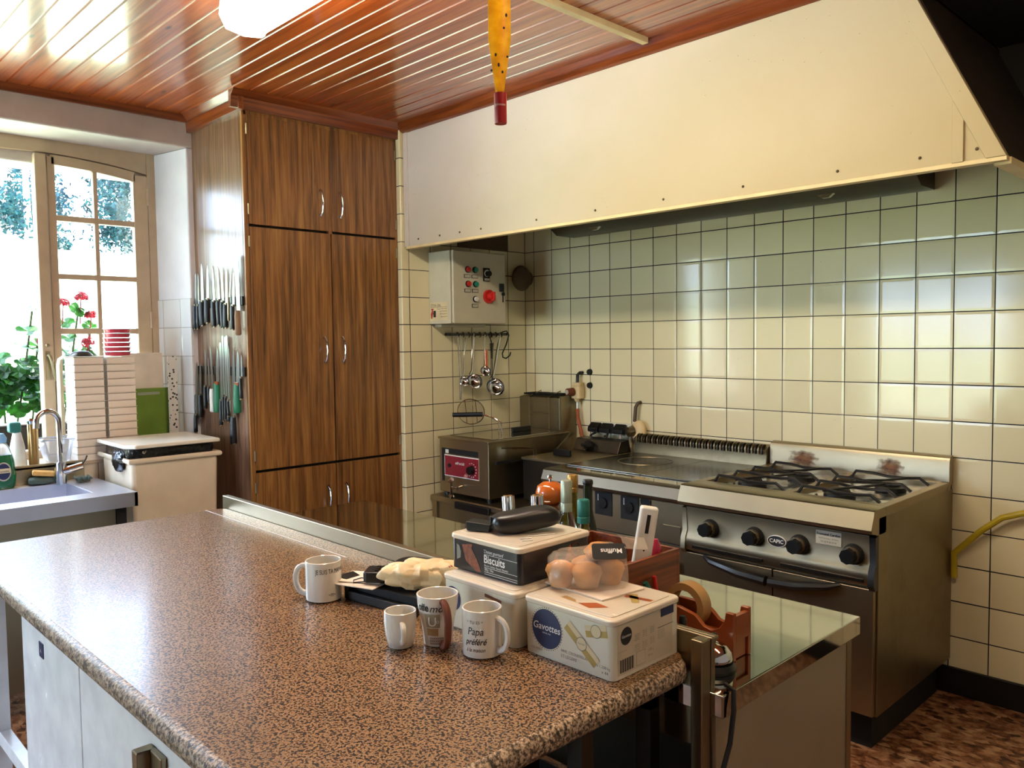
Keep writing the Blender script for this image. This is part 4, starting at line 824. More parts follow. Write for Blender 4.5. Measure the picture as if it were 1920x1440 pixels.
decal('recycling_box', rect(.027, .026, .066, .012), (XA1, YA0, .88), Y3, Z3, 'inkg', b, .0007); decal('recycling_box', rect(.0255, .0245, .0668, .0128), (XA1, YA0, .88), Y3, Z3, 'tinside', b, .0009)
text('lettering', '1250 g', .0065, SF(.102, .030), Y3, Z3, 'inkg', b); text('lettering', '44 oz', .0065, SF(.102, .020), Y3, Z3, 'inkg', b)
decal('side_rule', rect(.05, .001, .132, .066), (XA1, YA0, .88), Y3, Z3, 'ink', b, .0008)
ZT = .994
for pts, mm in (([(.115, .03), (.15, .022), (.175, .05), (.14, .055)], 'orange'), ([(.15, .14), (.19, .10), (.20, .11), (.165, .15)], 'gold'), ([(.155, .12), (.21, .13), (.21, .142), (.15, .134)], 'orange'), ([(.065, .035), (.11, .03), (.10, .042), (.07, .048)], 'tanp')):
    decal('lid_print', pts, (XA0, YA0, ZT), X3, Y3, mm, l, .0003)
XB0, XB1, YB0, YB1 = 2.245, 2.47, -2.52, -2.304
t, b, l = tin('cream biscuit tin under the black biscuit tin, behind the Papa mug', XB0, XB1, YB0, YB1, .880, .114, 'tin', 'tinlid')
decal('round_emblem', ell(.026, .026, 40, (.022, .062)), (XB0 + .01, YB0, .88), X3, Z3, 'inkb', b, .0007)
tg = decal('brown_tab', [(.135, .088), (.185, .083), (.185, .090), (.135, .095)], (XB0, YB0, .88), X3, Z3, 'inkbr', b, .0006); decal('side_emblem', ell(.018, .03, 30, (.15, .06)), (XB1, YB0, .88), Y3, Z3, 'ink', b)
text('lettering', 'Les crêpes dentelle', .0045, (XB0 + .138, YB0, .88 + .0875), (1, 0, -.08), (0.08, 0, 1), 'gold', b, lift=.001)
XC0, XC1, YC0, YC1 = 2.228, 2.446, -2.482, -2.262
t, b, l = tin('black tin lettered Biscuits stacked on top of a cream tin', XC0, XC1, YC0, YC1, .9945, .079, 'tinblk', 'tinlid')
def cdec(name, pts, m, lift=.0005): return decal(name, pts, (XC0, YC0, .9945), X3, Z3, m, b, lift)
CF = lambda a, z: (XC0 + a, YC0, .9945 + z)
cdec('biscuit_picture', [(.038, .056), (.062, .060), (.088, .028), (.10, .006), (.085, .004), (.05, .022)], 'biscuit'); cdec('biscuit_picture', [(.02, .055), (.028, .052), (.034, .04), (.032, .026), (.02, .02)], 'inkg', .0004); cdec('biscuit_picture', [(.055, .060), (.072, .062), (.068, .05)], 'biscuit', .0006)
text('lettering', "'L'instant gourmand'", .0105, CF(.108, .050), X3, Z3, 'inkw', b, shear=.2, sx=.72); text('lettering', 'Biscuits', .024, CF(.108, .029), X3, Z3, 'inkw', b, bold=.0005, sx=.9)
text('lettering', 'Biscuits / Galletas / Biscotti / Biscoitos', .0062, CF(.110, .0215), X3, Z3, 'inkw', b, sx=.76); text('lettering', '300g / 10oz', .0075, CF(.110, .0125), X3, Z3, 'inkw', b, sx=.8)
for z_ in (.0465, .0185, .009, .0025 + .002): cdec('white_rule', rect(.1, .0009, .110, z_), 'inkw')
for (a, z_) in ((.085, .008), (.13, .02)): decal('biscuit_picture', [(a, z_), (a + .04, z_ + .004), (a + .022, z_ + .04)], (XC1, YC0, .9945), Y3, Z3, 'orange', b)
g = G(); g.tube([(XC1 + .0008, YC0 + .17 + .015 * cos(q), .9945 + .045 + .015 * sin(q)) for q in [2 * pi * i / 24 for i in range(24)]], .0008, 5, closed=True); obj('ring_print', g, 'inkbr', b)
# glasses case, small black adapter, pens on the black tin
zc = 1.0735
def casefn(p):
    k = max(-1, min(1, p.x / .085)); p.z += .010 * (cos(k * pi) * .5); return p
t = thing('glasses_case', 'black moulded glasses case lying on top of the black tin', 'glasses case', (2.335, -2.36, zc))
rot = Matrix.Translation((2.350, -2.368, zc + .0265)) @ Matrix.Rotation(radians(57), 4, 'Z')
def sup(p, a, b_, c, e=.55):
    l_ = p.length; q = Vector((abs(p.x) ** e * (1 if p.x > 0 else -1), abs(p.y) ** e * (1 if p.y > 0 else -1), abs(p.z) ** .8 * (1 if p.z > 0 else -1))); return Vector((q.x * a, q.y * b_ * (1 - .12 * q.x), q.z * c + .005 * sin(q.x * 2.4)))
g = G().ball((0, 0, 0), 1, 40, 20, fn=lambda p: sup(p, .077, .036, .024)); obj('shell', g.xf(rot), 'black', t, ang=60)
g = G().tube([(.0775 * abs(cos(q)) ** .55 * (1 if cos(q) > 0 else -1), .0345 * abs(sin(q)) ** .55 * (1 if sin(q) > 0 else -1) * (1 - .12 * abs(cos(q)) ** .55 * (1 if cos(q) > 0 else -1)), .001 + .005 * sin(2.4 * abs(cos(q)) ** .55 * (1 if cos(q) > 0 else -1))) for q in [2 * pi * (i + .5) / 60 for i in range(60)]], .0009, 5, closed=True); obj('seam', g.xf(rot), 'blackm', t)
g = G().box(-.0805, -.076, -.006, .006, -.006, .010); obj('clasp', g.xf(rot), 'black', t, bevel=.001)
t = thing('black_adapter', 'small black adapter block beside the glasses case on the black tin', 'adapter', (2.27, -2.43, zc)); rot = Matrix.Translation((2.272, -2.43, zc)) @ Matrix.Rotation(radians(25), 4, 'Z')
g = G().prism([(-.028, .002), (.025, .001), (.03, .018), (-.03, .022)], 'Y', -.02, .02); obj('block', g.xf(rot), 'black', t, bevel=.002); g = G().box(-.0305, -.028, -.016, .016, .005, .018); obj('end_face', g.xf(rot), 'steel_dark', t)
for i, (a, b_) in enumerate((((2.395, -2.43), (2.408, -2.41)), ((2.392, -2.405), (2.418, -2.345)), ((2.41, -2.44), (2.422, -2.42)))):
    tag(obj('paper_clip', G().tube([(a[0], a[1], zc + .0013), (b_[0], b_[1], zc + .0013)], .0012, 6), 'inkw'), ('short silver clip nearest the corner of the black tin lid', 'long silver clip lying on the black tin lid beside the glasses case', 'tiny silver clip at the front corner of the black tin lid')[i], 'clip')
# muffin packet and card on the large tin
rot = Matrix.Translation((2.555, -2.375, ZT + .0005)) @ Matrix.Rotation(radians(-3), 4, 'Z')
tag(obj('white_card', G().prism([(-.085, -.06), (.075, -.062), (.082, .055), (-.08, .06)], 'Z', .0, .003).xf(rot), 'paper'), 'thick white card under the wrapped muffins on the large tin', 'card')
t = thing('muffin_packet', 'plastic wrapped packet of muffins with a black label on the large tin', 'packet', (2.54, -2.37, ZT + .0035))
zb = ZT + .0042
for i, (x, y, r) in enumerate(((2.505, -2.425, .029), (2.552, -2.398, .030), (2.52, -2.365, .030), (2.568, -2.345, .029))):
    z_ = zb + .0
    g = G().lathe([(0, 0), (r * .72, 0), (r * .98, .026), (r * 1.08, .030), (r * .95, .040), (r * .5, .048), (0, .050)], (x, y, z_), 20); obj('muffin', g, 'bread', t, ang=60)
g = G().lathe([(0, 0), (.028, .004), (.034, .016), (.02, .03), (0, .033)], (2.548, -2.352, zb + .048), 20); obj('muffin', g, 'bread', t, ang=60)
def film(p):
    n_ = noise.noise(p * 38) * .006 + noise.noise(p * 90) * .0025; return p + p.normalized() * n_
rot2 = Matrix.Translation((2.54, -2.385, zb + .034)) @ Matrix.Rotation(radians(48), 4, 'Z')
def boxy(p, a=.078, b_=.058, c=.033):
    e = .5; q = Vector([abs(v_) ** e * (1 if v_ > 0 else -1) for v_ in p]); q.z *= 1 + .55 * max(0, q.x + .1); w_ = Vector((q.x * a, q.y * b_, q.z * c)); k = noise.noise(w_ * 30) * .008 + noise.noise(w_ * 75) * .004; w2 = w_ + w_.normalized() * k; w2.z = max(w2.z, -.0335); return w2
g = G().ball((0, 0, 0), 1, 44, 26, fn=boxy); obj('film', g.xf(rot2), 'film', t, ang=25)
g = G(); vs = []; 
rot3 = Matrix.Translation((2.600, -2.386, zb + .078)) @ Matrix.Rotation(radians(46), 4, 'Z') @ Matrix.Rotation(radians(42), 4, 'X')
g = G().rbox(-.034, .034, -.018, .018, 0, .0012, .006); lb = obj('label', g.xf(rot3), 'blackm', t)
q_ = rot3.to_3x3(); text('lettering', 'Muffins', .015, rot3 @ Vector((.026, .005, .0014)), q_ @ Vector((-1, 0, 0)), q_ @ Vector((0, -1, 0)), 'inkw', lb, bold=.0003)
g = G(); vs = [rot2 @ Vector(p) for p in ((.07, -.05, .05), (.07, .05, .055), (.125, .035, .050), (.12, -.03, .042), (.07, 0, .06))]
g.add(vs, [(0, 3, 4), (3, 2, 4), (2, 1, 4)]); obj('film_end', g, 'film', t, smooth=False)

# black tray with cards, phone and paper bag
t = thing('black_tray', 'black plastic document tray on the granite between the mugs and the upstand', 'tray', (2.03, -2.47, .8805))
rot = Matrix.Translation((2.025, -2.462, .8805)) @ Matrix.Rotation(radians(8), 4, 'Z')
g = G(); g.box(-.085, .135, -.095, .11, 0, .004); g.box(-.10, -.085, -.105, .115, 0, .045); g.box(-.085, .14, .10, .112, 0, .042); g.box(-.085, .14, -.107, -.095, 0, .022); g.prism([(-.10, .035), (-.12, .05), (-.118, .054), (-.08, .045)], 'Y', -.105, -.06)
obj('shell', g.xf(rot), 'black', t, bevel=.003)
g = G().box(-.082, .13, -.09, .095, .0045, .040); obj('paper_pad', g.xf(rot), 'blackm', t, bevel=.003)
for i, (x, y, z_, r_, lb) in enumerate(((1.985, -2.552, .9225, 20, 'white card lying lower at the front of the black tray'), (1.965, -2.535, .9262, 33, 'white card on top at the front of the black tray'))):
    rr2 = Matrix.Translation((x, y, z_)) @ Matrix.Rotation(radians(r_), 4, 'Z'); tag(obj('note_card', G().box(-.055, .055, -.042, .045, 0, .0018).xf(rr2), 'paper'), lb, 'card', 'cards on the tray')
t = thing('card_reader', 'black handheld card reader lying on the cards in the tray', 'card reader', (2.03, -2.49, .929))
rot = Matrix.Translation((2.035, -2.505, .929)) @ Matrix.Rotation(radians(42), 4, 'Z')
g = G().prism(rrect(-.065, .06, -.032, .032, .012), 'Z', 0, .026); obj('body', g.xf(rot), 'black', t, bevel=.005, seg=3)
g = G().box(-.005, .035, -.018, .018, .026, .0275); obj('screen', g.xf(rot), 'silvcap', t); 
for a, b_ in ((-.02, -.015), (-.02, .0), (-.02, .015), (-.035, -.015), (-.035, .0), (-.035, .015)): obj('key', G().rbox(a - .005, a + .005, b_ - .005, b_ + .005, .026, .029, .002, 3).xf(rot), 'orangep' if (a, b_) == (-.02, -.015) else 'steel_dark', t)
g = G().tube([rot @ Vector(p) for p in ((-.06, -.03, .004), (-.085, -.035, .003), (-.09, -.015, .003), (-.075, 0, .004), (-.06, -.01, .005))], .0014, 6); obj('cord', g, 'cable', t)
t = thing('black_pouch', 'black folded pouch lying behind the card reader against the upstand', 'pouch', (2.0, -2.40, .921))
rot = Matrix.Translation((1.995, -2.40, .9215)) @ Matrix.Rotation(radians(20), 4, 'Z')
def pillow(a, b_, c, e=.6, amp=.004, fr=25, cut=None):
    def f(p):
        q = Vector([abs(v_) ** e * (1 if v_ > 0 else -1) for v_ in p]); w_ = Vector((q.x * a, q.y * b_, q.z * c)); k = noise.noise(w_ * fr) * amp + noise.noise(w_ * fr * 2.7) * amp * .5; w_ = w_ + w_.normalized() * k; w_.z = max(w_.z, -c); return w_
    return f
g = G().ball((0, 0, .014), 1, 28, 14, fn=pillow(.06, .04, .013)); obj('pouch_body', g.xf(rot), 'black', t)
t = thing('paper_bag', 'crumpled pale paper bag with red print lying on the black tray', 'bag', (2.14, -2.47, .922))
rot = Matrix.Translation((2.115, -2.475, .9215)) @ Matrix.Rotation(radians(44), 4, 'Z')
def bagfn(p):
    e = .75; q = Vector([abs(v_) ** e * (1 if v_ > 0 else -1) for v_ in p]); tp = 1 - .35 * max(0, -q.x) ** 2; w_ = Vector((q.x * .105, q.y * .046 * tp, q.z * .030 * tp)); a_ = noise.noise(Vector((w_.x * 26, w_.y * 34, w_.z * 30))); b2 = noise.noise(w_ * 70)
    w_ = w_ + w_.normalized() * (abs(a_) * .022 - .004 + b2 * .005); w_.z = max(w_.z, -.030); return w_
M['bag'] = plain('bag_paper', '#e8cfa0', .55, var=.08, scale=20, bump=.4); 
g = G().ball((0, 0, .031), 1, 60, 36, fn=bagfn); bo = obj('bag_body', g.xf(rot), 'bag', t, ang=18)
g = G(); vs = []; K = 14
for i in range(K + 1):
    a_ = i / K; x = .085 + .012 * sin(i * 2.3); y = -.05 + .10 * a_
    vs += [(x, y, .035 + .012 * sin(i * 1.9)), (x + .035 + .012 * sin(i * 1.3), y * 1.15, .05 + .022 * sin(i * 1.1 + 1)), (x + .065 + .014 * cos(i * 2.1), y * 1.25, .040 + .024 * cos(i * 1.7))]
g.add(vs, [(3 * i + j, 3 * i + j + 1, 3 * i + j + 4, 3 * i + j + 3) for i in range(K) for j in range(2)]); obj('crumpled_mouth', g.xf(rot), 'bag', t, ang=18, solid=.001)
rb = random.Random(9)
for k in range(9):
    p = rot @ Vector((rb.uniform(-.05, .08), rb.uniform(-.03, .02), .031)); bo2 = obj('red_print', G().ball((p.x, p.y, .9215 + .055 + rb.uniform(.0, .004)), .004, 8, 5, (2.2, .7, .5)), 'inkr', bo)

# caddy and its contents behind the tins, on the steel table
t = thing('wooden_caddy', 'reddish wooden utensil caddy on the steel table behind the large tin', 'caddy', (2.36, -2.15, .8205))
x0, x1, y0, y1, z0, z1 = 2.262, 2.53, -2.268, -2.04, .8205, 1.005
for nm, bx in (('front_panel', (x0, x1, y0, y0 + .01, z0, z1 - .02)), ('back_panel', (x0, x1, y1 - .01, y1, z0, z1)), ('end_panel', (x1 - .01, x1, y0 + .01, y1 - .01, z0, z1)), ('end_panel', (x0, x0 + .01, y0 + .01, y1 - .01, z0, z1)), ('divider', (2.40, 2.408, y0 + .01, y1 - .01, z0, z1 - .05)), ('base', (x0 + .01, x1 - .01, y0 + .01, y1 - .01, z0, z0 + .008))): obj(nm, G().box(*bx), 'caddy', t, bevel=.001)
t = thing('electric_knife', 'cream handled kitchen tool standing upright in the wooden caddy', 'tool', (2.45, -2.16, .83))
rot = Matrix.Translation((2.47, -2.15, .830)) @ Matrix.Rotation(radians(44), 4, 'Z') @ Matrix.Rotation(radians(9), 4, 'Y')
obj('handle', G().prism(rrect(-.021, .021, -.013, .013, .009), 'Z', .06, .285).xf(rot), 'wht', t, bevel=.006, seg=3); obj('slot', G().box(-.004, .004, -.0145, -.011, .225, .268).xf(rot), 'blackm', t); obj('grip_inset', G().ball((0, -.0095, .135), 1, 16, 10, (.012, .005, .034)).xf(rot), 'black', t); obj('foot', G().box(-.012, .012, -.008, .008, 0, .06).xf(rot), 'wht', t); obj('button', G().cyl((0, -.0115, .185), (0, -.0135, .185), .002).xf(rot), 'blackm', t)
t = thing('pink_brush', 'pink plastic handle poking out of the caddy beside the cream tool', 'brush', (2.50, -2.13, .83)); obj('handle', G().tube([(2.495, -2.10, .83), (2.495, -2.095, .96), (2.497, -2.09, 1.01), (2.497, -2.09, 1.03)], [.006, .008, .014, .006], 10), 'pink', t)
t = thing('scissors', 'green handled tool with red edge leaning on the caddy end by the tin', 'scissors', (2.56, -2.18, .8205)); obj('handle', G().tube([(2.548, -2.14, .83), (2.536, -2.17, .93), (2.534, -2.18, .955)], [.007, .010, .006], 10), 'teal', t); obj('red_handle', G().tube([(2.56, -2.13, .83), (2.542, -2.15, .93), (2.540, -2.155, .965)], .005, 8), 'red', t)
def bottle(label, x, y, h, prof, m, capm, caph, capr, liquid=None, z0=.8205):
    t = thing('bottle', label, 'bottle', (x, y, z0)); P = [(0, 0)] + prof; obj('glass', G().lathe(P + [(prof[-1][0] * .5, prof[-1][1]), (0, prof[-1][1])], (x, y, z0), 28), m, t, ang=50)
    obj('cap', G().lathe([(0, h - caph), (capr, h - caph), (capr * 1.02, h - caph * .75), (capr * .94, h - caph * .72), (capr, h - caph * .66), (capr, h - .004), (capr * .85, h), (0, h)], (x, y, z0), 24), capm, t); return t
bp_ = lambda h, r, rn: [(r * .95, 0), (r, .006), (r, h * .55), (r * .7, h * .68), (rn, h * .76), (rn, h - .012)]
bottle('clear bottle with a pale metal cap behind the black tin', 2.138, -2.0, .294, bp_(.283, .032, .0135), 'glass', 'silvcap', .085, .0155)
bottle('bottle with a gold cap standing behind the pale-capped bottle', 2.072, -1.90, .290, bp_(.28, .032, .014), 'oil', 'goldcap', .05, .0155)
bottle('shorter oil bottle with a ribbed teal cap', 2.216, -2.02, .255, bp_(.243, .031, .0145), 'oil', 'teal', .062, .0165)
bottle('dark slim bottle with a black cork stopper right of the teal-capped bottle', 2.142, -1.915, .285, [(.028, 0), (.030, .006), (.029, .12), (.0135, .20), (.013, .272)], 'dglass', 'black', .012, .0145)
t = thing('pepper_mill', 'tall orange-headed wooden pepper mill behind the glasses case', 'pepper mill', (2.03, -1.95, .8205))
obj('body', G().lathe([(0, 0), (.032, 0), (.032, .02), (.024, .04), (.026, .10), (.020, .14), (.026, .16), (.020, .175), (.027, .19), (.023, .198), (.028, .203), (0, .203)], (2.012, -1.93, .8205), 32), 'caddy', t, ang=50)
hd = obj('head', G().lathe([(0, .203), (.026, .204), (.039, .219), (.043, .236), (.037, .255), (.020, .266), (0, .268)], (2.012, -1.93, .8205), 32), 'mill', t, ang=60); obj('knob', G().lathe([(0, .265), (.004, .267), (.004, .275), (.009, .279), (.007, .285), (0, .287)], (2.012, -1.93, .8205), 16), 'chrome', hd)
def roll(label, x, y, h, r, tx, ty):
    t = thing('foil_roll', label, 'roll', (x, y, .8205), 'foil rolls standing behind the tin'); a = Vector((x, y, .8245)); b_ = a + Vector((tx, ty, h)); d = (b_ - a).normalized()
    m = Matrix.Translation(a) @ d.to_track_quat('Z', 'Y').to_matrix().to_4x4(); obj('foil', G().lathe([(r * .7, 0), (r, 0), (r, h), (r * .7, h)], n=28).xf(m), 'chrome', t); obj('core', G().lathe([(r * .72, .001), (r * .72, h + .002), (r * .58, h + .002), (r * .58, .001), (r * .72, .001)], n=24).xf(m), 'tape', t)
roll('left foil roll leaning upright behind the black tin', 2.005, -2.075, .237, .0185, -.03, .01); roll('right foil roll standing beside the pepper mill', 2.09, -2.06, .25, .0175, -.005, .0)
# tape dispenser, stamp and bell
t = thing('tape_dispenser', 'orange red plastic tape dispenser on the steel table beyond the large tin', 'tape dispenser', (2.64, -2.12, .8205))
prf = [(2.535, .8205), (2.735, .8205), (2.735, .922), (2.716, .922), (2.713, .903), (2.70, .885), (2.682, .876), (2.662, .880), (2.648, .893), (2.64, .899), (2.60, .908), (2.535, .908)]
obj('body', G().box(2.545, 2.73, -2.135, -2.09, .8210, .862), 'orangep', t, bevel=.002)
for y in (-2.148, -2.088): obj('side_cheek', G().prism(prf, 'Y', y, y + .012), 'orangep', t, bevel=.002)
obj('cutter', G().box(2.724, 2.735, -2.137, -2.088, .862, .915), 'orangep', t)
obj('tape_roll', G().lathe([(.034, -.016), (.050, -.016), (.050, .016), (.034, .016), (.034, -.016)], n=40).xf(Matrix.Translation((2.60, -2.112, .905)) @ Matrix.Rotation(pi / 2, 4, 'X')), 'tape', t)
t = thing('rubber_stamp', 'small red stamp with a black handle between the tin and the bell', 'stamp', (2.66, -2.235, .8205)); obj('base', G().rbox(2.625, 2.685, -2.262, -2.205, .8205, .87, .012), 'red', t, bevel=.003); obj('handle', G().lathe([(0, .869), (.010, .869), (.007, .885), (.0085, .915), (.006, .925), (0, .926)], (2.668, -2.233, 0), 16), 'black', t)
t = thing('counter_bell', 'chrome counter bell on a black base at the table edge', 'bell', (2.716, -2.179, .8205)); c_ = (2.722, -2.20, .8205)
obj('base', G().lathe([(0, 0), (.043, 0), (.044, .006), (.038, .016), (0, .018)], c_, 36), 'black', t); obj('dome', G().lathe([(.036, .02), (.037, .024), (.034, .036), (.024, .049), (.010, .055), (0, .056)], c_, 36), 'chrome', t, ang=60); obj('plunger', G().lathe([(.003, .05), (.003, .066), (.0055, .067), (.0055, .073), (0, .075)], c_, 14), 'steel_dark', t)

# ================================================================== SINK CORNER
t = thing('sink_unit', 'stainless sink counter with apron and upstand under the window', 'sink', (-.3, -2.9, .0))
g = G(); ys, ye = -3.5, -2.377
g.box(-.598, -.505, ys, ye, .845, .865); g.box(-.135, -.008, ys, ye, .845, .865); g.box(-.505, -.135, -2.515, ye, .845, .865); g.box(-.505, -.135, ys, -3.05, .845, .865); obj('counter', g, 'steel_sink', t, bevel=0)
g = G(); g.box(-.025, -.0055, ys, ye + .001, .805, .8655); g.box(-.598, -.0055, ye - .012, ye + .001, .805, .864); obj('apron', g, 'steel_sink', t)
g = G()
bw = [(-.505, -.500, -3.05, -2.515), (-.14, -.135, -3.05, -2.515)]
for a in bw: g.box(*a, .69, .864)
g.box(-.505, -.135, -2.520, -2.515, .69, .864); g.box(-.505, -.135, -3.05, -3.045, .69, .864); g.box(-.505, -.135, -3.05, -2.515, .685, .69); obj('basin', g, 'steel_sink', t)
obj('upstand', G().box(-.599, -.588, ys, -2.415, .865, .952), 'steel', t, bevel=.002)
obj('front_panel', G().box(-.05, -.035, ys, -2.46, .12, .80), 'steel', t)
obj('leg', G().box(-.075, -.035, -2.455, -2.415, 0, .80), 'blackm', t)
t = thing('kitchen_tap', 'chrome swan-neck kitchen tap at the back of the sink', 'tap', (-.45, -2.55, .865)); X_, Y_ = -.475, -2.548
obj('base', G().lathe([(0, 0), (.024, 0), (.024, .10), (.014, .102), (.014, .104), (0, .104)], (X_, Y_, .865), 28), 'chrome', t)
obj('spout', G().tube([(X_, Y_, .96), (X_, Y_, 1.15)] + [(X_ + .02 * i / 10, Y_ - .048 + .048 * cos(pi * i / 10), 1.15 + .048 * sin(pi * i / 10) * 1.1) for i in range(1, 11)] + [(X_ + .022, Y_ - .098, 1.13)], .0125, 16), 'chrome', t)
obj('lever_body', G().cyl((X_ + .01, Y_ + .01, .925), (X_ + .03, Y_ + .085, .945), .017), 'chrome', t); obj('lever', G().tube([(X_ + .03, Y_ + .08, .945), (X_ + .035, Y_ + .098, .975), (X_ + .035, Y_ + .103, .99)], .004), 'steel_dark', t)
t = thing('washing_up_bottle', 'green washing up liquid bottle with a blue cap beside the sink', 'bottle', (-.42, -2.79, .865))
el = lambda pr, c, sx, sy: G().lathe(pr, (0, 0, 0), 32).xf(Matrix.Translation(c) @ Matrix.Diagonal((sx, sy, 1, 1)))
bc = (-.40 - .145, -2.765, .866)
obj('liquid', el([(0, 0), (.045, 0), (.050, .01), (.055, .06), (.050, .12), (.043, .15), (0, .15)], bc, .55, 1), 'soap', t, ang=60); obj('shoulder', el([(.042, .15), (.034, .18), (.022, .20), (.013, .207), (0, .207)], bc, .6, 1), 'cleart', t, ang=60); obj('cap', el([(0, .205), (.016, .205), (.018, .225), (.010, .245), (0, .247)], bc, 1, 1.4), 'bluefold', t)
lb = decal('bottle_label', ell(.030, .042, 30), (bc[0] + .0315, bc[1], bc[2] + .078), Y3, Z3, 'plate_l', t); decal('label_band', ell(.026, .036, 30), (bc[0] + .0325, bc[1], bc[2] + .078), Y3, Z3, 'inkb', lb); decal('label_band', rect(.052, .02, -.026, -.006), (bc[0] + .0335, bc[1], bc[2] + .078), Y3, Z3, 'label', lb); text('lettering', 'Vaisselle', .012, (bc[0] + .034, bc[1], bc[2] + .076), Y3, Z3, 'inkb', lb, 'CENTER')
t = thing('spray_bottle', 'white spray bottle with a dark green head on the window sill', 'bottle', (-.64, -2.69, .945)); c_ = (-.66, -2.675, .945)
obj('body', G().lathe([(0, 0), (.036, 0), (.037, .01), (.030, .09), (.018, .15), (.016, .155), (0, .155)], c_, 24), 'wht', t, ang=60); obj('spray_head', G().box(-.685, -.635, -2.71, -2.66, 1.10, 1.15), 'teal', t, bevel=.01)
t = thing('thermos_flask', 'golden steel flask with a glass top on the window sill', 'flask', (-.66, -2.60, .945)); c_ = (-.66, -2.61, .945); obj('body', G().lathe([(0, 0), (.022, 0), (.022, .185), (.020, .19), (0, .19)], c_, 24), 'pmill', t); obj('top', G().lathe([(0, .19), (.023, .19), (.026, .205), (.020, .215), (0, .215)], c_, 24), 'chrome', t)
t = thing('plastic_tub', 'translucent square plastic tub on the sill behind the tap', 'tub', (-.68, -2.51, .945)); g = G(); g.add([(-.74, -2.55, .946), (-.74, -2.46, .946), (-.64, -2.46, .946), (-.64, -2.55, .946), (-.755, -2.575, 1.055), (-.755, -2.44, 1.055), (-.625, -2.44, 1.055), (-.625, -2.575, 1.055)], [(0, 1, 2, 3), (0, 1, 5, 4), (1, 2, 6, 5), (2, 3, 7, 6), (3, 0, 4, 7)]); obj('tub_body', g, 'cleart', t, bevel=.008); g = G(); g.tube([(-.757, -2.577, 1.055), (-.757, -2.438, 1.055), (-.623, -2.438, 1.055), (-.623, -2.577, 1.055)], .004, 6, closed=True); obj('tub_rim', g, 'cleart', t)
tag(obj('dish_sponge', G().box(-.045, .045, -.03, .03, 0, .022).xf(Matrix.Translation((-.535, -2.605, .905)) @ Matrix.Rotation(radians(78), 4, 'Z') @ Matrix.Rotation(radians(8), 4, 'Y')), 'sponge', bevel=.006), 'yellow sponge resting on a scourer beside the tap base', 'sponge')
tag(obj('scouring_cloth', G().ball((0, 0, .018), 1, 24, 12, fn=pillow(.055, .035, .017, .7, .006, 40)).xf(Matrix.Translation((-.535, -2.612, .866)) @ Matrix.Rotation(radians(75), 4, 'Z')), 'scour'), 'grey green scouring cloth under the yellow sponge', 'cloth')
g = G(); vs = []
for i in range(25): vs += [(-.50 + .05 * 0, -2.49 + .065 * i / 24, .882 + .012 * sin(i * .9)), (-.44, -2.49 + .065 * i / 24, .880 + .010 * sin(i * .9 + .6))]
g.add(vs, [(2 * i, 2 * i + 1, 2 * i + 3, 2 * i + 2) for i in range(24)]); tag(obj('folded_cloth', g, 'scour', solid=.003), 'wavy folded grey cloth on the counter right of the tap', 'cloth')
tag(obj('window_catch_rod', G().tube([(-.80, -2.455, 1.03), (-.80, -2.455, 1.40), (-.795, -2.45, 1.43), (-.79, -2.43, 1.445)], .009, 8, flat=.5), 'wht'), 'pale bent rod leaning against the window post', 'rod')
# stacks of white boxes
def bx_geo(dy):
    g = G(); z0, z1 = 0, .0338; a = .0022; W_, D_ = .067, .0765
    for (za, zb_, ins) in ((z0, z1 - .004, a), ):
        g.add([(-D_ + ins, -W_ + ins, za), (D_ - ins, -W_ + ins, za), (D_ - ins, W_ - ins, za), (-D_ + ins, W_ - ins, za), (-D_ + .002, -W_ + .002, zb_), (D_ - .002, -W_ + .002, zb_), (D_ - .002, W_ - .002, zb_), (-D_ + .002, W_ - .002, zb_)], [(0, 3, 2, 1), (0, 1, 5, 4), (1, 2, 6, 5), (2, 3, 7, 6), (3, 0, 4, 7), (4, 5, 6, 7)])
    return g
sources = []
LAB = ('left stack', 'right stack')
for sidx, yc in enumerate((-2.376, -2.230)):
    for k in range(14):
        z0 = .945 + k * .0357; lab = 'white stackable tray in the %s by the window, %s' % (LAB[sidx], 'bottom tray' if k == 0 else 'topmost tray' if k == 13 else 'tray %s' % (('second', 'third', 'fourth', 'fifth', 'sixth', 'seventh', 'eighth', 'ninth', 'tenth', 'eleventh', 'twelfth', 'thirteenth')[k - 1] + ' from the bottom'))
        if not sources:
            t = thing('stacking_tray', lab, 'tray', (-.665, yc, z0), 'white trays stacked on the sill'); g = bx_geo(0).xf(Matrix.Translation((-.665, yc, z0))); obj('body', g, 'boxw', t, bevel=.001)
            g = G(); g.box(-.7425, -.5875, yc - .0682, yc + .0682, z0 + .0322, z0 + .0352); obj('rim', g, 'boxw', t, bevel=.0008); sources.append((t, yc, z0))
        else:
            b0, y_, z_ = sources[0]; rj = random.Random(k + 50 * sidx); dup(b0, (rj.uniform(-.0015, .0015), yc - y_, z0 - z_), lab, rj.uniform(-.004, .004))
tub0 = None
for k in range(6):
    z0 = 1.4455 + k * .0225; lab = 'pink tub in the stack on the right tray stack, ' + ('lowest tub', 'second tub up', 'third tub up', 'fourth tub up', 'fifth tub up', 'uppermost tub')[k]
    if tub0 is None:
        tub0 = thing('pink_tub', lab, 'tub', (-.68, -2.215, z0), 'pink tubs nested on the trays'); obj('cup', G().lathe([(0, 0), (.056, 0), (.061, .018), (.060, .018), (.055, .001)], (-.68, -2.215, z0), 36), 'pinkt', tub0); obj('rim', G().lathe([(.061, .017), (.066, .017), (.066, .0222), (.061, .0222), (.061, .017)], (-.68, -2.215, z0), 36), 'cleart', tub0); zt0 = z0
    else: dup(tub0, (0, 0, z0 - zt0), lab)
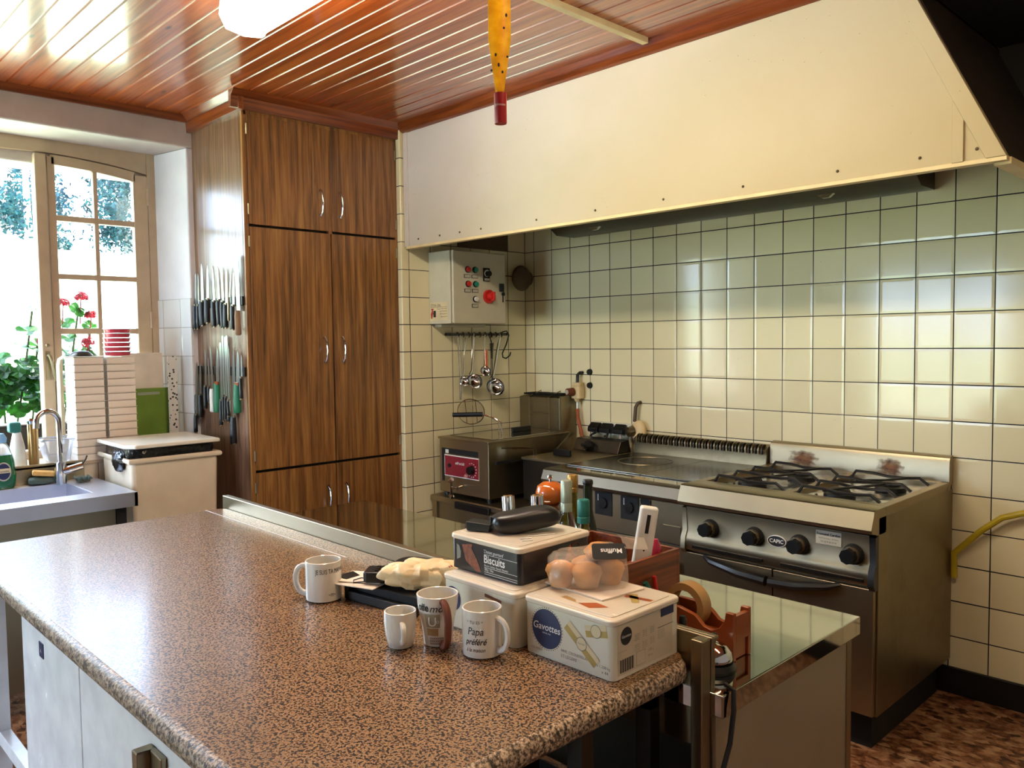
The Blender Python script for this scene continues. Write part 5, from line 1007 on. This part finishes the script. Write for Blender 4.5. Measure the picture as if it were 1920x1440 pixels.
tag(obj('saucepan_cover', G().lathe([(.05, 0), (.052, .003), (.040, .018), (.02, .026), (0, .028)], (-.67, -2.385, 1.4455), 30), 'steel_dark'), 'dark domed lid lying on top of the left tray stack', 'lid')
tag(obj('cutting_board', G().box(-.800, -.782, -2.16, -1.955, .9455, 1.455).xf(Matrix.Identity(4)), 'boardw', bevel=.004), 'large cream cutting board standing upright on the sill behind the bin', 'cutting board')
t = thing('cutting_board', 'smaller green cutting board leaning in front of the cream board', 'cutting board', (-.765, -2.02, .9455)); obj('board', G().prism(rrect(-2.15, -1.925, .9455, 1.27, .015), 'X', -.772, -.760), 'greenb', t, bevel=.002); obj('grip_slot', G().prism(rrect(-2.10, -1.985, 1.235, 1.25, .006), 'X', -.7605, -.7590), 'silvcap', t)
tag(obj('terrazzo_strip', G().box(-.70, -.682, -1.966, -1.922, .9455, 1.436), 'terr', bevel=.002), 'black and white speckled strip standing upright beside the cream board', 'board')
# bin
t = thing('waste_bin', 'cream plastic waste bin with a black liner beside the cupboard', 'bin', (-.35, -2.12, 0))
def quadbox(bot, top, zb_, zt): return G().add([(*p, zb_) for p in bot] + [(*p, zt) for p in top], [(0, 3, 2, 1), (4, 5, 6, 7), (0, 1, 5, 4), (1, 2, 6, 5), (2, 3, 7, 6), (3, 0, 4, 7)])
c4 = lambda x0, x1, y0, y1: [(x0, y0), (x1, y0), (x1, y1), (x0, y1)]
obj('body', quadbox(c4(-.52, -.195, -2.32, -1.965), c4(-.555, -.16, -2.345, -1.945), 0, .97), 'bin', t, bevel=.02, seg=3)
g = G(); g.tube([(-.565, -2.352, .975), (-.155, -2.352, .975), (-.155, -1.940, .975), (-.565, -1.940, .975)], .012, 8, closed=True); obj('rim', g, 'bin', t, bevel=0)
def linfn(p):
    e = .3; q = Vector([abs(v_) ** e * (1 if v_ > 0 else -1) for v_ in p]); w_ = Vector((q.x * .195, q.y * .202, q.z * .032)); return w_ + w_.normalized() * (noise.noise(w_ * 22) * .012 + noise.noise(w_ * 60) * .005)
g = G().ball((-.36, -2.146, 1.005), 1, 48, 16, fn=linfn); ln = obj('bin_liner', g, 'bagblk', t, ang=25)
g = G().ball((-.30, -2.352, .965), 1, 24, 14, fn=lambda p: Vector((p.x * .07, p.y * .022, p.z * .045)) * (1 + .25 * noise.noise(p * 3))); obj('liner_fold', g, 'bagblk', ln, ang=25)
obj('lid', G().prism([(-.57, -2.362), (-.20, -2.366), (-.145, -2.33), (-.145, -1.94), (-.57, -1.93)], 'Z', 1.030, 1.048), 'lid', t, bevel=.006, seg=3)

# ================================================================== KNIVES on the cupboard side
for z, lb in ((1.70, 'upper black magnetic knife bar on the cupboard side'), (1.362, 'lower black magnetic knife bar on the cupboard side')):
    t = thing('magnetic_bar', lb, 'knife rack', (-.33, -1.84, z), 'magnetic knife bars'); obj('bar', G().box(-.60, -.055, -1.853, -1.841, z - .022, z + .022), 'black', t, bevel=.003)
def knife(lab, tx, tz, hx_, hz, ez, w_, style, grp, off=0, hwid=None, flat=False):
    t = thing('kitchen_knife', lab, 'knife', (hx_, -1.86 - off, ez), grp); y = -1.856 - off
    bw = w_ * .5; side = 1 if tx <= hx_ else -1; cv = []
    n_ = 9
    if flat:
        P = [(hx_ - bw, hz), (hx_ + bw, hz), (tx + bw, tz - bw * .6), (tx + bw * .5, tz), (tx - bw * .5, tz), (tx - bw, tz - bw * .6)]
    else:
        cl = lambda q: (hx_ + (tx - hx_) * q, hz + (tz - hz) * q)
        P = [(cl(q)[0] + bw * .85 * (1 - q ** 9), cl(q)[1]) for q in [i / 14 for i in range(15)]] + [(cl(q)[0] - bw * .85 * (1 - q ** 2.6), cl(q)[1]) for q in [i / 14 for i in range(13, -1, -1)]]
    obj('blade', G().prism(P, 'Y', y - .0009, y + .0009), 'blade', t, bevel=0, smooth=False)
    m = {'b': 'black', 'g': 'green_h', 'w': 'wht', 'o': 'wood_h', 's': 'steel'}[style]; hw2 = hwid or w_ * .42
    yb = y - .007; L_ = hz - ez
    pts = [(hx_, yb, hz + .002), (hx_ - .001, yb, hz - L_ * .25), (hx_ + .002 * side, yb, hz - L_ * .65), (hx_ + .003 * side, yb, ez + .006), (hx_ + .003 * side, yb, ez)]
    rs = [hw2 * .8, hw2 * .95, hw2, hw2 * 1.05, hw2 * .6]
    h = obj('handle', G().tube(pts, rs, 10, flat=.0065 / hw2 * 1.0), m, t, ang=60)
    if style == 'b': obj('bolster', G().box(hx_ - hw2 * .8, hx_ + hw2 * .8, y - .010, y - .001, hz - .004, hz + .006), 'steel', h, bevel=.001); obj('end_cap', G().box(hx_ - hw2 * .8 + .003 * side, hx_ + hw2 * .8 + .003 * side, y - .0125, y - .001, ez - .001, ez + .006), 'steel', h, bevel=.001)
    if style == 'g': obj('red_collar', G().box(hx_ - hw2, hx_ + hw2, y - .012, y - .0015, hz - .004, hz + .012), 'orangep', h, bevel=.002)
M['green_h'] = plain('green_handle', '#126a45', .45); M['wood_h'] = plain('worn_wood_handle', '#7d5a38', .6)
UK = [(-0.565,1.870,-0.574,1.698,1.572,0.030,'b'), (-0.535,1.861,-0.536,1.696,1.573,0.024,'b'), (-0.490,1.908,-0.488,1.714,1.588,0.040,'b'), (-0.420,1.895,-0.423,1.722,1.601,0.036,'b'), (-0.362,1.884,-0.349,1.708,1.580,0.030,'b'), (-0.305,1.880,-0.293,1.712,1.586,0.028,'b'), (-0.258,1.877,-0.250,1.703,1.571,0.028,'b'), (-0.208,1.873,-0.212,1.689,1.572,0.032,'b'), (-0.160,1.831,-0.176,1.721,1.606,0.014,'s'), (-0.130,1.840,-0.137,1.679,1.562,0.028,'b'), (-0.092,1.918,-0.086,1.653,1.536,0.036,'o')]
ORD = ['leftmost', 'second from the left', 'third from the left', 'fourth from the left', 'fifth from the left', 'sixth from the left', 'seventh from the left', 'eighth from the left', 'ninth from the left', 'tenth from the left', 'eleventh from the left', 'twelfth from the left', 'thirteenth from the left', 'fourteenth from the left', 'rightmost']
HN = {'b': 'black handled', 'g': 'green handled', 'w': 'white handled', 'o': 'wooden handled', 's': 'all steel'}
for i, k in enumerate(UK): knife('%s %s on the upper magnetic bar, %s' % (HN[k[6]], 'spatula knife' if k[6] == 'o' else 'knife', 'rightmost' if i == 10 else ORD[i]), *k, 'knives on the upper bar', off=.0, flat=(k[6] == 'o'))
LK = [(-0.585,1.403,-0.590,1.229,1.115,0.036,'b',0), (-0.545,1.404,-0.546,1.234,1.111,0.032,'b',0), (-0.551,1.392,-0.568,1.130,1.035,0.026,'b',.016), (-0.476,1.473,-0.479,1.281,1.161,0.028,'b',0), (-0.445,1.433,-0.438,1.276,1.196,0.024,'b',0), (-0.418,1.490,-0.399,1.268,1.152,0.032,'w',0), (-0.335,1.483,-0.340,1.296,1.153,0.042,'g',0), (-0.297,1.504,-0.298,1.216,1.088,0.026,'b',0), (-0.269,1.538,-0.270,1.239,1.112,0.020,'b',0), (-0.243,1.531,-0.244,1.233,1.121,0.020,'b',0), (-0.206,1.489,-0.212,1.160,1.112,0.025,'b',0), (-0.190,1.537,-0.183,1.221,1.142,0.019,'b',.016), (-0.158,1.472,-0.166,1.142,1.006,0.040,'b',.0), (-0.113,1.462,-0.114,1.299,1.162,0.044,'g',0), (-0.074,1.442,-0.074,1.334,1.229,0.022,'b',0)]
for i, k in enumerate(LK): knife('%s knife on the lower magnetic bar, %s' % (HN[k[6]], ORD[i]), *k[:7], 'knives on the lower bar', off=k[7], flat=(i in (7, 8, 9, 11)))
